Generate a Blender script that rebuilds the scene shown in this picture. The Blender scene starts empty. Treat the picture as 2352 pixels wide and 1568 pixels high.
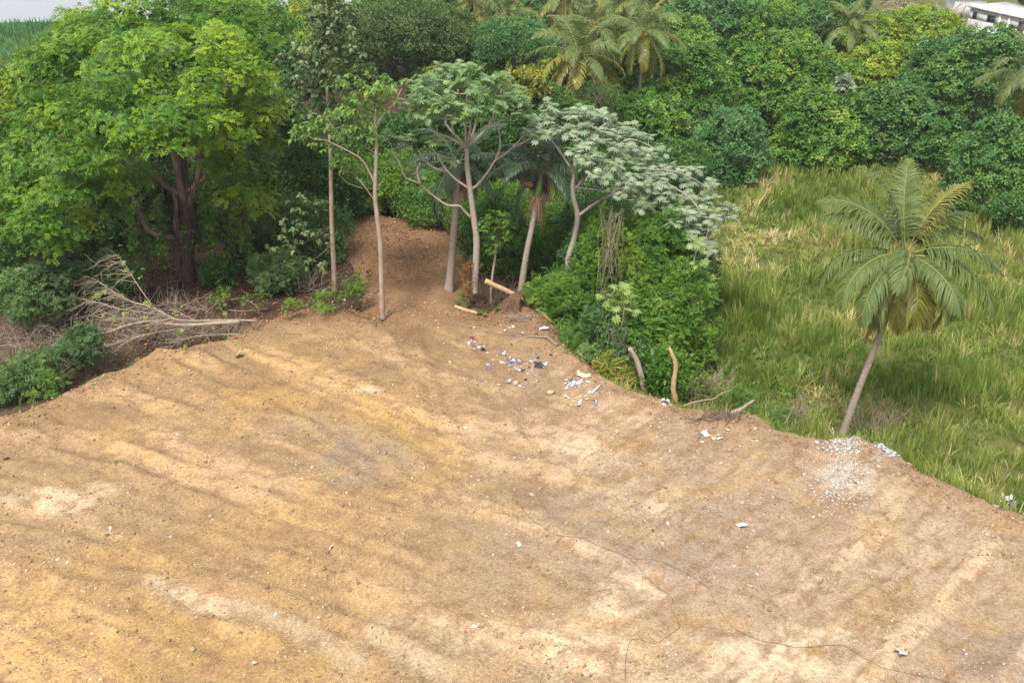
import bpy, math, random
import numpy as np
C = bpy.context.scene.collection
SC = bpy.context.scene
rng = np.random.default_rng(11)
R = math.radians

# ------------------------------------------------------------------ camera, sky, sun, exposure
CAM_H, PITCH, LENS = 24.0, R(25.0), 35.0
cam_d = bpy.data.cameras.new('camera'); cam = bpy.data.objects.new('camera', cam_d); C.objects.link(cam)
cam.location = (0, 0, CAM_H); cam.rotation_euler = (R(90) - PITCH, 0, 0)
cam_d.lens = LENS; cam_d.sensor_width = 36; cam_d.clip_start = 0.5; cam_d.clip_end = 6000
SC.camera = cam

SUN_EL, SUN_AZ = 58.0, 205.0        # azimuth clockwise from +Y: light comes from behind the camera, a little left
w = bpy.data.worlds.new('World'); SC.world = w; w.use_nodes = True
nt = w.node_tree; nt.nodes.clear()
sky = nt.nodes.new('ShaderNodeTexSky'); sky.sky_type = 'NISHITA'; sky.sun_disc = False
sky.sun_elevation = R(SUN_EL); sky.sun_rotation = R(SUN_AZ); sky.air_density = 1.0; sky.dust_density = 4.0; sky.ozone_density = 1.0
hs = nt.nodes.new('ShaderNodeHueSaturation'); hs.inputs['Saturation'].default_value = 0.35
cl = nt.nodes.new('ShaderNodeMix'); cl.data_type = 'RGBA'; cl.inputs[0].default_value = .6; cl.inputs[7].default_value = (3.9, 4.0, 4.2, 1)   # high overcast veil
bg = nt.nodes.new('ShaderNodeBackground'); bg.inputs['Strength'].default_value = 0.15
wo = nt.nodes.new('ShaderNodeOutputWorld')
nt.links.new(sky.outputs[0], hs.inputs['Color']); nt.links.new(hs.outputs[0], cl.inputs[6]); nt.links.new(cl.outputs[2], bg.inputs['Color']); nt.links.new(bg.outputs[0], wo.inputs['Surface'])

sun_d = bpy.data.lights.new('sun', 'SUN'); sun = bpy.data.objects.new('sun', sun_d); C.objects.link(sun)
sun_d.energy = 2.4; sun_d.angle = R(12); sun_d.color = (1.0, 0.955, 0.88)
sun.rotation_euler = (R(90 - SUN_EL), 0, R(180 - SUN_AZ))
sun.location = (0, 0, 60)

SC.view_settings.view_transform = 'Standard'; SC.view_settings.look = 'None'
SC.view_settings.exposure = 1.08; SC.view_settings.gamma = 1.0; SC.view_settings.use_curve_mapping = False
SC.cycles.use_denoising = True
SC.cycles.max_bounces = 6; SC.cycles.diffuse_bounces = 3; SC.cycles.glossy_bounces = 2; SC.cycles.transmission_bounces = 3

# ------------------------------------------------------------------ where things stand (measured on the photograph, 2352 px wide)
FPX = LENS / 36.0 * 2352.0; PX0, PY0 = 1176.0, 784.0
cP, sP = math.cos(PITCH), math.sin(PITCH)
def ray(px, py):
    x = (px - PX0) / FPX; y = -(py - PY0) / FPX
    return np.array([x, cP + y * sP, -sP + y * cP])
def at(px, py, Y):                       # point on the sight line at world distance Y
    d = ray(px, py); return np.array([0, 0, CAM_H]) + d * (Y / d[1])
def on(px, py, z=0.0):                   # where the sight line meets height z
    d = ray(px, py); return np.array([0, 0, CAM_H]) + d * ((z - CAM_H) / d[2])
def depth(p): return p[1] * cP + (CAM_H - p[2]) * sP
def mpp(p): return depth(p) / FPX        # metres per pixel there

# ------------------------------------------------------------------ numeric helpers
def sstep(a, b, x):
    t = np.clip((np.asarray(x, float) - a) / (b - a), 0, 1); return t * t * (3 - 2 * t)
_tab = np.random.default_rng(3).random((256, 256))
def vnoise(x, y):
    x = np.asarray(x, float); y = np.asarray(y, float)
    xi = np.floor(x).astype(int); yi = np.floor(y).astype(int); fx = x - xi; fy = y - yi
    fx = fx * fx * (3 - 2 * fx); fy = fy * fy * (3 - 2 * fy)
    a = _tab[xi & 255, yi & 255]; b = _tab[(xi + 1) & 255, yi & 255]; c = _tab[xi & 255, (yi + 1) & 255]; d = _tab[(xi + 1) & 255, (yi + 1) & 255]
    return (a * (1 - fx) + b * fx) * (1 - fy) + (c * (1 - fx) + d * fx) * fy
def fbm(x, y, o=4):
    s = 0; a = 1; n = 0
    for k in range(o):
        s = s + a * vnoise(x * 2 ** k + 17.3 * k, y * 2 ** k + 9.1 * k); n += a; a *= .5
    return s / n                          # 0..1
def unit(v): return v / np.maximum(np.linalg.norm(v, axis=-1, keepdims=True), 1e-9)

class Geo:
    def __init__(s): s.V = []; s.F = []; s.T = []; s.n = 0
    def add(s, V, faces, tint=0.5):
        V = np.asarray(V, float)
        s.V.append(V); s.T.append(np.broadcast_to(np.asarray(tint, float), (len(V),)))
        for f in faces:
            f = np.asarray(f, int)
            if f.size: s.F.append(f + s.n)
        s.n += len(V); return s
    def mesh(s, name, mat, off=(0, 0, 0), smooth=False):
        V = np.concatenate(s.V) - np.asarray(off, float)
        me = bpy.data.meshes.new(name)
        me.vertices.add(len(V)); me.vertices.foreach_set('co', V.astype(np.float32).ravel())
        tot = np.concatenate([np.full(len(f), f.shape[1]) for f in s.F]); idx = np.concatenate([f.ravel() for f in s.F])
        me.loops.add(len(idx)); me.loops.foreach_set('vertex_index', idx.astype(np.int32))
        me.polygons.add(len(tot)); st = np.concatenate([[0], np.cumsum(tot)[:-1]])
        me.polygons.foreach_set('loop_start', st.astype(np.int32)); me.polygons.foreach_set('loop_total', tot.astype(np.int32))
        if smooth: me.polygons.foreach_set('use_smooth', np.ones(len(tot), bool))
        a = me.attributes.new('tint', 'FLOAT', 'POINT'); a.data.foreach_set('value', np.concatenate(s.T).astype(np.float32))
        me.update(calc_edges=True)
        if mat: me.materials.append(mat)
        return me

def link(name, me, parent=None, loc=None):
    o = bpy.data.objects.new(name, me); C.objects.link(o)
    if parent is not None: o.parent = parent
    if loc is not None: o.location = loc
    return o
def tag(o, label=None, cat=None, group=None, kind=None):
    if label: o['label'] = label
    if cat: o['category'] = cat
    if group: o['group'] = group
    if kind: o['kind'] = kind
    return o
def thing(name, label, cat, loc, group=None):
    o = link(name, None, None, tuple(loc)); return tag(o, label, cat, group)
def children(o): return [c for c in bpy.data.objects if c.parent == o]
def copy_tree(o, kids=None):
    c = o.copy(); C.objects.link(c)
    for ch in (kids if kids is not None else children(o)):
        k = ch.copy(); C.objects.link(k); k.parent = c
    return c

def catmull(P, k=5):
    P = np.asarray(P, float)
    if len(P) < 3: 
        return np.array([P[0] + (P[-1] - P[0]) * t for t in np.linspace(0, 1, k + 1)])
    Q = np.vstack([2 * P[0] - P[1], P, 2 * P[-1] - P[-2]]); out = []
    for i in range(1, len(Q) - 2):
        for t in np.arange(k) / k:
            a, b, c, d = Q[i - 1], Q[i], Q[i + 1], Q[i + 2]
            out.append(.5 * (2 * b + (c - a) * t + (2 * a - 5 * b + 4 * c - d) * t * t + (3 * b - a - 3 * c + d) * t ** 3))
    out.append(P[-1]); return np.array(out)
def tube(g, P, r, n=6, tint=0.5, cap=True, lump=0.0):
    P = np.asarray(P, float); m = len(P); r = np.broadcast_to(np.asarray(r, float), (m,)) if np.ndim(r) == 0 else np.interp(np.linspace(0, 1, m), np.linspace(0, 1, len(r)), r)
    T = unit(np.gradient(P, axis=0)); ref = np.array([0.31, 0.17, 0.93]) if abs(T[:, 2]).mean() < .8 else np.array([0.95, 0.2, 0.1])
    A = unit(np.cross(T, ref)); B = np.cross(T, A)
    th = np.arange(n) / n * 2 * math.pi
    rr = r[:, None] * (1 + (lump * (rng.random((m, n)) - .5) if lump else 0))
    V = P[:, None] + rr[..., None] * (np.cos(th)[None, :, None] * A[:, None] + np.sin(th)[None, :, None] * B[:, None])
    i = np.arange(m - 1)[:, None] * n; j = np.arange(n)[None]; j2 = (j + 1) % n
    F = np.stack([i + j, i + j2, i + n + j2, i + n + j], -1).reshape(-1, 4)
    fs = [F]
    if cap: fs += [np.arange(n)[None, ::-1], (np.arange(n) + (m - 1) * n)[None]]
    g.add(V.reshape(-1, 3), fs, tint); return g
def wobble(P, amp, seed=0):
    P = np.array(P, float); q = np.random.default_rng(seed)
    P[1:-1] += q.normal(0, amp, P[1:-1].shape); return P

def frames(axis, spin):
    z = unit(np.asarray(axis, float)); ref = np.where(np.abs(z[:, 2:3]) < .9, np.array([[0, 0, 1.0]]), np.array([[1.0, 0, 0]]))
    x = unit(np.cross(ref, z)); y = np.cross(z, x); c = np.cos(spin)[:, None]; s_ = np.sin(spin)[:, None]
    return np.stack([x * c + y * s_, -x * s_ + y * c, z], -1)      # columns
def scatter(g, tm, pos, axis, scale, tint, r=rng, spin=None):
    TV, TF = tm; n = len(pos)
    if n == 0: return
    Rm = frames(axis, r.random(n) * 6.283 if spin is None else spin)
    V = np.einsum('nij,vj->nvi', Rm, TV) * np.broadcast_to(np.asarray(scale, float), (n,))[:, None, None] + pos[:, None]
    fs = [(f[None] + (np.arange(n) * len(TV))[:, None, None]).reshape(-1, f.shape[1]) for f in TF]
    g.add(V.reshape(-1, 3), fs, np.repeat(np.broadcast_to(tint, (n,)), len(TV)))

# ------------------------------------------------------------------ leaf templates (unit size)
def diamond(base, d, side, L, W, fold=0.12, nrm=None):
    d = unit(np.array(d, float)); side = unit(np.array(side, float)); n = np.cross(d, side)
    b = np.array(base, float)
    return [b, b + d * L * .45 + side * W + n * fold * W * 2, b + d * L, b + d * L * .45 - side * W + n * fold * W * 2]
def t_rosette(n, L, W, e0, seed):
    q = np.random.default_rng(seed); V = []
    for i in range(n):
        a = 6.283 * i / n + q.normal(0, .25); e = e0 + q.normal(0, .3)
        d = np.array([math.cos(a) * math.cos(e), math.sin(a) * math.cos(e), math.sin(e)]); sd = np.array([-math.sin(a), math.cos(a), q.normal(0, .3)])
        V += diamond(d * .08, d, sd, L * q.uniform(.75, 1.1), W)
    V = np.array(V); return V, [np.arange(len(V)).reshape(-1, 4)]
def t_pinnate(nl, nt_, L, lw, seed, droop=.9, e0=.5):
    q = np.random.default_rng(seed); V = []
    for i in range(nl):
        a = 6.283 * i / nl + q.normal(0, .3); e = e0 + q.normal(0, .25); l = L * q.uniform(.8, 1.1); p = np.zeros(3)
        for k in range(nt_):
            ee = e - droop * (k / nt_); d = np.array([math.cos(a) * math.cos(ee), math.sin(a) * math.cos(ee), math.sin(ee)])
            p = p + d * l / nt_
            sd = np.array([-math.sin(a), math.cos(a), 0]); up = np.cross(d, sd)
            if k == 0: continue
            for s in (-1, 1):
                ld = sd * s + d * .5 - np.array([0, 0, .25]) + q.normal(0, .12, 3); V += diamond(p, ld, d, l * .36 * (1 - .35 * k / nt_), lw * l, .05)
    V = np.array(V); return V, [np.arange(len(V)).reshape(-1, 4)]
def t_sprig(n, L, lw, seed, ang=.9):           # small leaves along a few arching twigs
    q = np.random.default_rng(seed); V = []
    for i in range(n):
        t = q.random(); a = q.random() * 6.283; e = q.uniform(-.4, 1.2)
        p = np.array([math.cos(a) * math.cos(e), math.sin(a) * math.cos(e), math.sin(e)]) * t * .8
        d = unit(p + q.normal(0, .5, 3) - np.array([0, 0, .3])); V += diamond(p, d, np.cross(d, q.normal(0, 1, 3)), L * q.uniform(.7, 1.2), lw)
    V = np.array(V); return V, [np.arange(len(V)).reshape(-1, 4)]
def t_palmate(nl=9):                            # umbrella leaf on a stalk, stalk starts at the origin and runs along +x
    V = [[0, 0, 0], [0, .012, 0.01], [.5, .012, .10], [.5, -.012, .10]]; F = [[0, 1, 2, 3]]
    h = np.array([.52, 0, .10])
    for i in range(nl):
        a = (i - (nl - 1) / 2) / (nl - 1) * 5.2; l = .5 * (1 - .22 * abs(a) / 2.6)
        def P(r_, da): 
            x = math.cos(a + da) * r_; y = math.sin(a + da) * r_; return h + np.array([x, y, -.32 * r_ * r_ / .25 * .5 - .25 * x])
        b = len(V); V += [h, P(l * .6, .26), P(l, 0), P(l * .6, -.26)]; F.append([b, b + 1, b + 2, b + 3])
    return np.array(V), [np.array(F)]
ROS = [t_rosette(8, 1.0, .20, -.15, s) for s in (1, 2, 3)]
ROS_WIDE = [t_rosette(6, 1.0, .30, -.35, s) for s in (4, 5)]
ROS_DROOP = [t_rosette(6, 1.0, .27, -.9, s) for s in (6, 7)]
def tri(tm):                                    # lighter copy of a template: one triangle per leaf, same outline
    V = tm[0].reshape(-1, 4, 3); off = (V[:, 1] - V[:, 3]) * .68; c = V[:, 0] + (V[:, 2] - V[:, 0]) * .26 + ((V[:, 1] + V[:, 3]) / 2 - V[:, 0] * .55 - V[:, 2] * .45); W = np.stack([c + off, V[:, 2], c - off], 1)
    W = W.reshape(-1, 3); return W, [np.arange(len(W)).reshape(-1, 3)]
ROS_FAR = [tri(t) for t in ROS]
PIN = [t_pinnate(5, 5, 1.0, .115, s) for s in (1, 2, 3)]
PINF = [tri(t_pinnate(5, 5, 1.0, .10, s, .8, .7)) for s in (5, 6)]
SPR = [t_sprig(18, .34, .10, s) for s in (1, 2, 3)]
SPR = [t_sprig(16, .36, .11, s) for s in (1, 2, 3)]; SPR_FAR = [tri(t) for t in SPR]
FINE = [tri(t_sprig(22, .26, .07, s)) for s in (4, 5, 6)]
# ------------------------------------------------------------------ materials
def new_mat(name):
    m = bpy.data.materials.new(name); m.use_nodes = True; n = m.node_tree; n.nodes.clear()
    out = n.nodes.new('ShaderNodeOutputMaterial'); return m, n, out
def N(nt_, typ, **kw):
    nd = nt_.nodes.new(typ)
    for k, v in kw.items():
        if k.startswith('i_'): nd.inputs[k[2:].replace('_', ' ')].default_value = v
        else: setattr(nd, k, v)
    return nd
def ramp(nt_, stops):
    r_ = nt_.nodes.new('ShaderNodeValToRGB'); e = r_.color_ramp.elements
    while len(e) > 1: e.remove(e[-1])
    e[0].position = stops[0][0]; e[0].color = (*stops[0][1], 1)
    for p, c in stops[1:]:
        x = e.new(p); x.color = (*c, 1)
    return r_
def leaf_mat(name, c0, c1, c2, trans=.35, rough=.5, spec=.35):
    m, n, out = new_mat(name)
    at_ = N(n, 'ShaderNodeAttribute', attribute_name='tint'); r_ = ramp(n, [(0, c0), (.55, c1), (1, c2)])
    p = N(n, 'ShaderNodeBsdfPrincipled', i_Roughness=rough); p.inputs['Specular IOR Level'].default_value = spec
    t = N(n, 'ShaderNodeBsdfTranslucent'); mx = N(n, 'ShaderNodeMixShader'); mx.inputs[0].default_value = trans
    hv = N(n, 'ShaderNodeHueSaturation'); hv.inputs['Value'].default_value = 1.25; hv.inputs['Hue'].default_value = .485
    L = n.links.new
    L(at_.outputs['Fac'], r_.inputs[0]); L(r_.outputs[0], p.inputs['Base Color']); L(r_.outputs[0], hv.inputs['Color']); L(hv.outputs[0], t.inputs['Color'])
    L(p.outputs[0], mx.inputs[1]); L(t.outputs[0], mx.inputs[2]); L(mx.outputs[0], out.inputs['Surface']); return m
def rough_mat(name, c0, c1, scale=4, rough=.85, bump=.4, stretch=(1, 1, 1), spec=.2, detail=5, tint=False):
    m, n, out = new_mat(name); L = n.links.new
    tc = N(n, 'ShaderNodeTexCoord'); mp = N(n, 'ShaderNodeMapping'); mp.inputs['Scale'].default_value = stretch
    no = N(n, 'ShaderNodeTexNoise'); no.inputs['Scale'].default_value = scale; no.inputs['Detail'].default_value = detail; no.inputs['Roughness'].default_value = .65
    r_ = ramp(n, [(.28, c0), (.72, c1)])
    p = N(n, 'ShaderNodeBsdfPrincipled', i_Roughness=rough); p.inputs['Specular IOR Level'].default_value = spec
    b = N(n, 'ShaderNodeBump'); b.inputs['Strength'].default_value = bump; b.inputs['Distance'].default_value = .05
    L(tc.outputs['Object'], mp.inputs[0]); L(mp.outputs[0], no.inputs['Vector']); L(no.outputs['Fac'], r_.inputs[0])
    src = r_.outputs[0]
    if tint:
        at_ = N(n, 'ShaderNodeAttribute', attribute_name='tint'); mm = N(n, 'ShaderNodeMapRange'); mm.inputs[3].default_value = .6; mm.inputs[4].default_value = 1.4
        mu = N(n, 'ShaderNodeMix', data_type='RGBA', blend_type='MULTIPLY'); mu.inputs[0].default_value = 1
        L(at_.outputs['Fac'], mm.inputs[0]); L(src, mu.inputs[6]); L(mm.outputs[0], mu.inputs[7]); src = mu.outputs[2]
    L(src, p.inputs['Base Color']); L(no.outputs['Fac'], b.inputs['Height']); L(b.outputs[0], p.inputs['Normal'])
    L(p.outputs[0], out.inputs['Surface']); return m
def flat_mat(name, c, rough=.6, spec=.3):
    return rough_mat(name, tuple(x * .82 for x in c), tuple(min(1, x * 1.12) for x in c), 9, rough, .15, spec=spec)
def soil_mat(name, grit=1.0, bump=.5):
    m, n, out = new_mat(name); L = n.links.new
    at_ = N(n, 'ShaderNodeAttribute', attribute_name='soil'); tc = N(n, 'ShaderNodeTexCoord')
    n1 = N(n, 'ShaderNodeTexNoise'); n1.inputs['Scale'].default_value = .9; n1.inputs['Detail'].default_value = 8; n1.inputs['Roughness'].default_value = .72
    n2 = N(n, 'ShaderNodeTexNoise'); n2.inputs['Scale'].default_value = 7; n2.inputs['Detail'].default_value = 6; n2.inputs['Roughness'].default_value = .75
    n3 = N(n, 'ShaderNodeTexVoronoi'); n3.inputs['Scale'].default_value = 9
    r1 = ramp(n, [(.25, (.70, .68, .64)), (.5, (1, 1, 1)), (.75, (1.12, 1.12, 1.12))]); r2 = ramp(n, [(.3, (.60, .56, .52)), (.5, (1, 1, 1)), (.72, (1.34, 1.34, 1.30))])
    m1 = N(n, 'ShaderNodeMix', data_type='RGBA', blend_type='MULTIPLY'); m1.inputs[0].default_value = .45
    m2 = N(n, 'ShaderNodeMix', data_type='RGBA', blend_type='MULTIPLY'); m2.inputs[0].default_value = grit
    p = N(n, 'ShaderNodeBsdfPrincipled', i_Roughness=.95); p.inputs['Specular IOR Level'].default_value = .08
    n4 = N(n, 'ShaderNodeTexNoise'); n4.inputs['Scale'].default_value = 16; n4.inputs['Detail'].default_value = 3; n4.inputs['Roughness'].default_value = .7
    r4 = ramp(n, [(.30, (.55, .48, .42)), (.42, (1, 1, 1)), (.60, (1, 1, 1)), (.70, (1.75, 1.75, 1.7))]); m3 = N(n, 'ShaderNodeMix', data_type='RGBA', blend_type='MULTIPLY'); m3.inputs[0].default_value = grit
    L(tc.outputs['Object'], n4.inputs['Vector']); L(n4.outputs['Fac'], r4.inputs[0]); L(m2.outputs[2], m3.inputs[6]); L(r4.outputs[0], m3.inputs[7])
    b = N(n, 'ShaderNodeBump'); b.inputs['Strength'].default_value = bump; b.inputs['Distance'].default_value = .12
    b2 = N(n, 'ShaderNodeBump'); b2.inputs['Strength'].default_value = bump; b2.inputs['Distance'].default_value = .05
    for q in (n1, n2, n3): L(tc.outputs['Object'], q.inputs['Vector'])
    L(n1.outputs['Fac'], r1.inputs[0]); L(n2.outputs['Fac'], r2.inputs[0])
    L(at_.outputs['Color'], m1.inputs[6]); L(r1.outputs[0], m1.inputs[7]); L(m1.outputs[2], m2.inputs[6]); L(r2.outputs[0], m2.inputs[7])
    L(m3.outputs[2], p.inputs['Base Color']); L(n2.outputs['Fac'], b.inputs['Height']); L(n3.outputs['Distance'], b2.inputs['Height']); L(b.outputs[0], b2.inputs['Normal']); L(b2.outputs[0], p.inputs['Normal'])
    L(p.outputs[0], out.inputs['Surface']); return m
M = {}
M['soil'] = soil_mat('bare_soil'); M['ground'] = soil_mat('forest_and_marsh_soil', .9, .6)
# leaves: dark, usual, young
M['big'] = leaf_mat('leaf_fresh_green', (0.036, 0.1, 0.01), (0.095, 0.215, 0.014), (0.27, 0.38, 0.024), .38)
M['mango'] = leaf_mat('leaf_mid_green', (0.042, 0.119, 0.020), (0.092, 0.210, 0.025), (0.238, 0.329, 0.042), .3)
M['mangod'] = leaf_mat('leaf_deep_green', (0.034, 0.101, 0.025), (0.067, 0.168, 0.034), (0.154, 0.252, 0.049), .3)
M['mangoy'] = leaf_mat('leaf_yellow_green', (0.084, 0.168, 0.020), (0.175, 0.280, 0.025), (0.350, 0.392, 0.042), .32)
M['blue'] = leaf_mat('leaf_cool_green', (0.045, 0.125, 0.036), (0.088, 0.205, 0.058), (0.17, 0.28, 0.085), .3)
M['olive'] = leaf_mat('leaf_olive', (0.039, 0.084, 0.025), (0.084, 0.147, 0.036), (0.196, 0.238, 0.063), .3)
M['slender'] = leaf_mat('leaf_grey_green', (0.045, 0.095, 0.032), (0.1, 0.165, 0.055), (0.28, 0.31, 0.15), .3)
M['thin'] = leaf_mat('leaf_light_green', (0.063, 0.140, 0.031), (0.126, 0.245, 0.045), (0.280, 0.364, 0.070), .4)
M['gold'] = leaf_mat('leaf_golden', (0.098, 0.133, 0.021), (0.210, 0.231, 0.031), (0.364, 0.322, 0.049), .35)
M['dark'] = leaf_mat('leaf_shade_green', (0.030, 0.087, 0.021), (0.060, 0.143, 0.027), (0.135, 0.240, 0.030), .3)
M['thick'] = leaf_mat('leaf_thicket', (0.045, 0.119, 0.017), (0.098, 0.217, 0.025), (0.210, 0.308, 0.035), .4)
M['feather'] = leaf_mat('leaf_feathery_blue_green', (0.05, 0.105, 0.035), (0.095, 0.175, 0.05), (0.17, 0.25, 0.07), .35)
M['cec'] = leaf_mat('leaf_cecropia_green', (0.085, 0.165, 0.055), (0.17, 0.275, 0.11), (0.28, 0.37, 0.16), .3, .55)
M['silver'] = leaf_mat('leaf_cecropia_silver', (0.13, 0.2, 0.105), (0.235, 0.305, 0.18), (0.36, 0.43, 0.275), .25, .6)
M['pale'] = leaf_mat('leaf_pale_young', (0.160, 0.260, 0.060), (0.260, 0.370, 0.100), (0.360, 0.450, 0.150), .4)
M['frond'] = leaf_mat('frond_green', (0.055, 0.10, 0.022), (0.125, 0.175, 0.05), (0.30, 0.28, 0.09), .3, .5, .35)
M['frondy'] = leaf_mat('frond_yellow_green', (0.115, 0.144, 0.025), (0.218, 0.218, 0.040), (0.356, 0.287, 0.069), .32, .4, .45)
M['frondd'] = leaf_mat('frond_dark', (0.022, 0.050, 0.019), (0.043, 0.086, 0.036), (0.096, 0.144, 0.060), .2, .4, .4)
M['dead'] = leaf_mat('frond_dead', (0.121, 0.061, 0.033), (0.220, 0.121, 0.066), (0.330, 0.198, 0.110), .15, .8, .1)
M['orange'] = leaf_mat('leaf_dry_orange', (0.16, 0.07, 0.025), (0.26, 0.13, 0.045), (0.33, 0.2, 0.08), .3, .8, .1)
M['white_fl'] = leaf_mat('blossom_white', (0.300, 0.330, 0.250), (0.500, 0.520, 0.450), (0.700, 0.700, 0.650), .2, .7, .1)
M['grass'] = leaf_mat('marsh_grass_blade', (0.11, 0.185, 0.026), (0.265, 0.315, 0.07), (0.58, 0.48, 0.23), .4, .5, .25)
M['far_grass'] = leaf_mat('far_reed_blade', (0.036, 0.120, 0.034), (0.070, 0.192, 0.050), (0.144, 0.264, 0.072), .35)
M['litterleaf'] = leaf_mat('fallen_leaf', (0.100, 0.050, 0.025), (0.240, 0.130, 0.070), (0.420, 0.270, 0.150), .1, .9, .1)
# bark, wood, stone, litter
M['bark'] = rough_mat('bark_grey_brown', (.075, .055, .042), (.20, .155, .12), 3, .9, .8, (1, 1, .35))
M['bark_dk'] = rough_mat('bark_dark', (.030, .022, .018), (.095, .07, .055), 4, .9, .8, (1, 1, .4))
M['bark_pale'] = rough_mat('bark_pale', (.21, .15, .105), (.40, .32, .25), 3.5, .85, .5, (1, 1, .5))
M['bark_cec'] = rough_mat('bark_cecropia', (.20, .165, .135), (.38, .33, .28), 6, .8, .4, (1, 1, 2.5))
M['bark_palm'] = rough_mat('bark_palm', (.15, .115, .088), (.34, .28, .23), 5, .9, .7, (1, 1, 4))
M['wood_raw'] = rough_mat('bare_wood', (.28, .17, .085), (.50, .36, .21), 5, .8, .4, (1, 1, 1))
M['twig'] = rough_mat('dry_twig', (.17, .13, .095), (.36, .29, .22), 6, .85, .2, tint=True)
M['twigdk'] = rough_mat('dark_twig', (.09, .06, .045), (.19, .14, .10), 6, .85, .2, tint=True)
M['stone'] = rough_mat('stone_tan', (.24, .17, .10), (.44, .33, .22), 8, .95, .5, tint=True)
M['gravel'] = rough_mat('gravel_mixed', (.22, .145, .08), (.54, .41, .27), 6, .95, .3, tint=True)
M['rubble'] = rough_mat('rubble_white', (.27, .25, .235), (.46, .44, .42), 7, .9, .4, tint=True)
M['rubble_gr'] = rough_mat('rubble_grey', (.24, .24, .245), (.42, .42, .43), 7, .9, .4)
M['lit_white'] = flat_mat('litter_white', (.52, .50, .49), .5); M['lit_black'] = flat_mat('litter_black', (.035, .035, .04), .45)
M['lit_blue'] = flat_mat('litter_blue', (.10, .13, .34), .45); M['lit_red'] = flat_mat('litter_red', (.20, .04, .035), .6)
M['lit_grey'] = flat_mat('litter_grey', (.30, .31, .34), .5); M['lit_tan'] = flat_mat('litter_tan', (.56, .45, .30), .7); M['lit_green'] = flat_mat('litter_green', (.05, .38, .18), .5)
M['wire'] = flat_mat('wire_black', (.03, .028, .026), .6)
M['concrete'] = rough_mat('wall_concrete', (.36, .36, .36), (.60, .60, .60), 1.6, .9, .2); M['cream'] = flat_mat('cream_paint', (.66, .50, .30), .8); M['white_paint'] = flat_mat('white_paint', (.75, .75, .76), .7)
M['roof_con'] = rough_mat('roof_concrete', (.40, .37, .34), (.70, .68, .65), .9, .9, .2); M['pane'] = flat_mat('window_pane', (.03, .035, .05), .12, .6); M['frame'] = flat_mat('window_frame', (.10, .10, .11), .5); M['tarp'] = flat_mat('green_sheet', (.08, .42, .20), .5); M['dkred'] = flat_mat('door_dark', (.06, .03, .03), .5)
M['coco'] = flat_mat('coconut_husk', (.42, .24, .04), .5); M['fiber'] = rough_mat('palm_fibre', (.12, .065, .04), (.30, .18, .11), 9, .9, .5, (1, 1, .2)); M['shaft'] = flat_mat('crownshaft_green', (.07, .13, .03), .4)
def water_mat():
    m, n, out = new_mat('lake_water'); L = n.links.new
    p = N(n, 'ShaderNodeBsdfPrincipled', i_Roughness=.08); p.inputs['Base Color'].default_value = (.10, .12, .13, 1); p.inputs['IOR'].default_value = 1.33
    tc = N(n, 'ShaderNodeTexCoord'); no = N(n, 'ShaderNodeTexNoise'); no.inputs['Scale'].default_value = .6; b = N(n, 'ShaderNodeBump'); b.inputs['Strength'].default_value = .12; b.inputs['Distance'].default_value = .15
    L(tc.outputs['Object'], no.inputs['Vector']); L(no.outputs['Fac'], b.inputs['Height']); L(b.outputs[0], p.inputs['Normal']); L(p.outputs[0], out.inputs['Surface']); return m
M['water'] = water_mat()

# ------------------------------------------------------------------ the ground
EDGE = [(-900, 1180), (-300, 1010), (0, 952), (60, 938), (105, 918), (160, 893), (205, 872), (232, 856), (300, 838), (345, 812), (368, 797), (400, 800), (450, 790), (520, 775), (580, 755), (610, 738), (650, 735), (700, 712), (740, 712), (800, 716), (850, 732), (884, 742),
        (893, 700), (888, 640), (868, 595), (820, 560), (790, 530), (780, 495), (860, 492), (940, 505), (990, 530), (1028, 580), (1034, 640), (1012, 690), (1060, 712), (1100, 735), (1150, 730), (1195, 700), (1235, 722), (1262, 762), (1290, 790), (1350, 838), (1385, 868), (1440, 890), (1480, 905), (1525, 912), (1560, 934), (1640, 940), (1690, 942), (1735, 948), (1768, 980), (1840, 1000), (1900, 1005), (1960, 996), (2010, 1012), (2060, 1042), (2092, 1066), (2150, 1095), (2205, 1118), (2260, 1146), (2300, 1160), (2352, 1172), (2700, 1300), (3400, 1500)]
POLY = np.array([on(a, b, 0.12)[:2] for a, b in EDGE] + [(70, 4), (-70, 4)])
def poly_sd(x, y):                       # signed distance to the bulldozed area, positive outside
    x = np.asarray(x, float); y = np.asarray(y, float); d2 = np.full(x.shape, 1e9); ins = np.zeros(x.shape, bool)
    A = POLY; B = np.roll(POLY, -1, 0)
    for (ax, ay), (bx, by) in zip(A, B):
        ex, ey = bx - ax, by - ay; t = np.clip(((x - ax) * ex + (y - ay) * ey) / (ex * ex + ey * ey), 0, 1)
        d2 = np.minimum(d2, (x - ax - t * ex) ** 2 + (y - ay - t * ey) ** 2)
        c = ((ay > y) != (by > y)) & (x < (bx - ax) * (y - ay) / ((by - ay) if by != ay else 1e-9) + ax); ins ^= c
    return np.where(ins, -1, 1) * np.sqrt(d2)
def right_f(x, y): return sstep(-2, 10, x + 0.0 * y)
def base_z(x, y):
    x = np.asarray(x, float); y = np.asarray(y, float)
    r_ = right_f(x, y); z = -.45 * (1 - r_) - 3.0 * r_
    z = z + 6.5 * sstep(100, 150, y) * sstep(0, 35, x)
    z = z - 2.5 * sstep(-30, -48, x) * sstep(88, 120, y)
    z = z - .9 * sstep(-9, -18, x) * sstep(60, 46, y)
    z = z + .3 * (fbm(x * .12, y * .12) - .5)
    lake = sstep(0, 14, y - (212 + .18 * (x + 100))) * sstep(-10, -60, x)
    return z - 3.0 * lake
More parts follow.
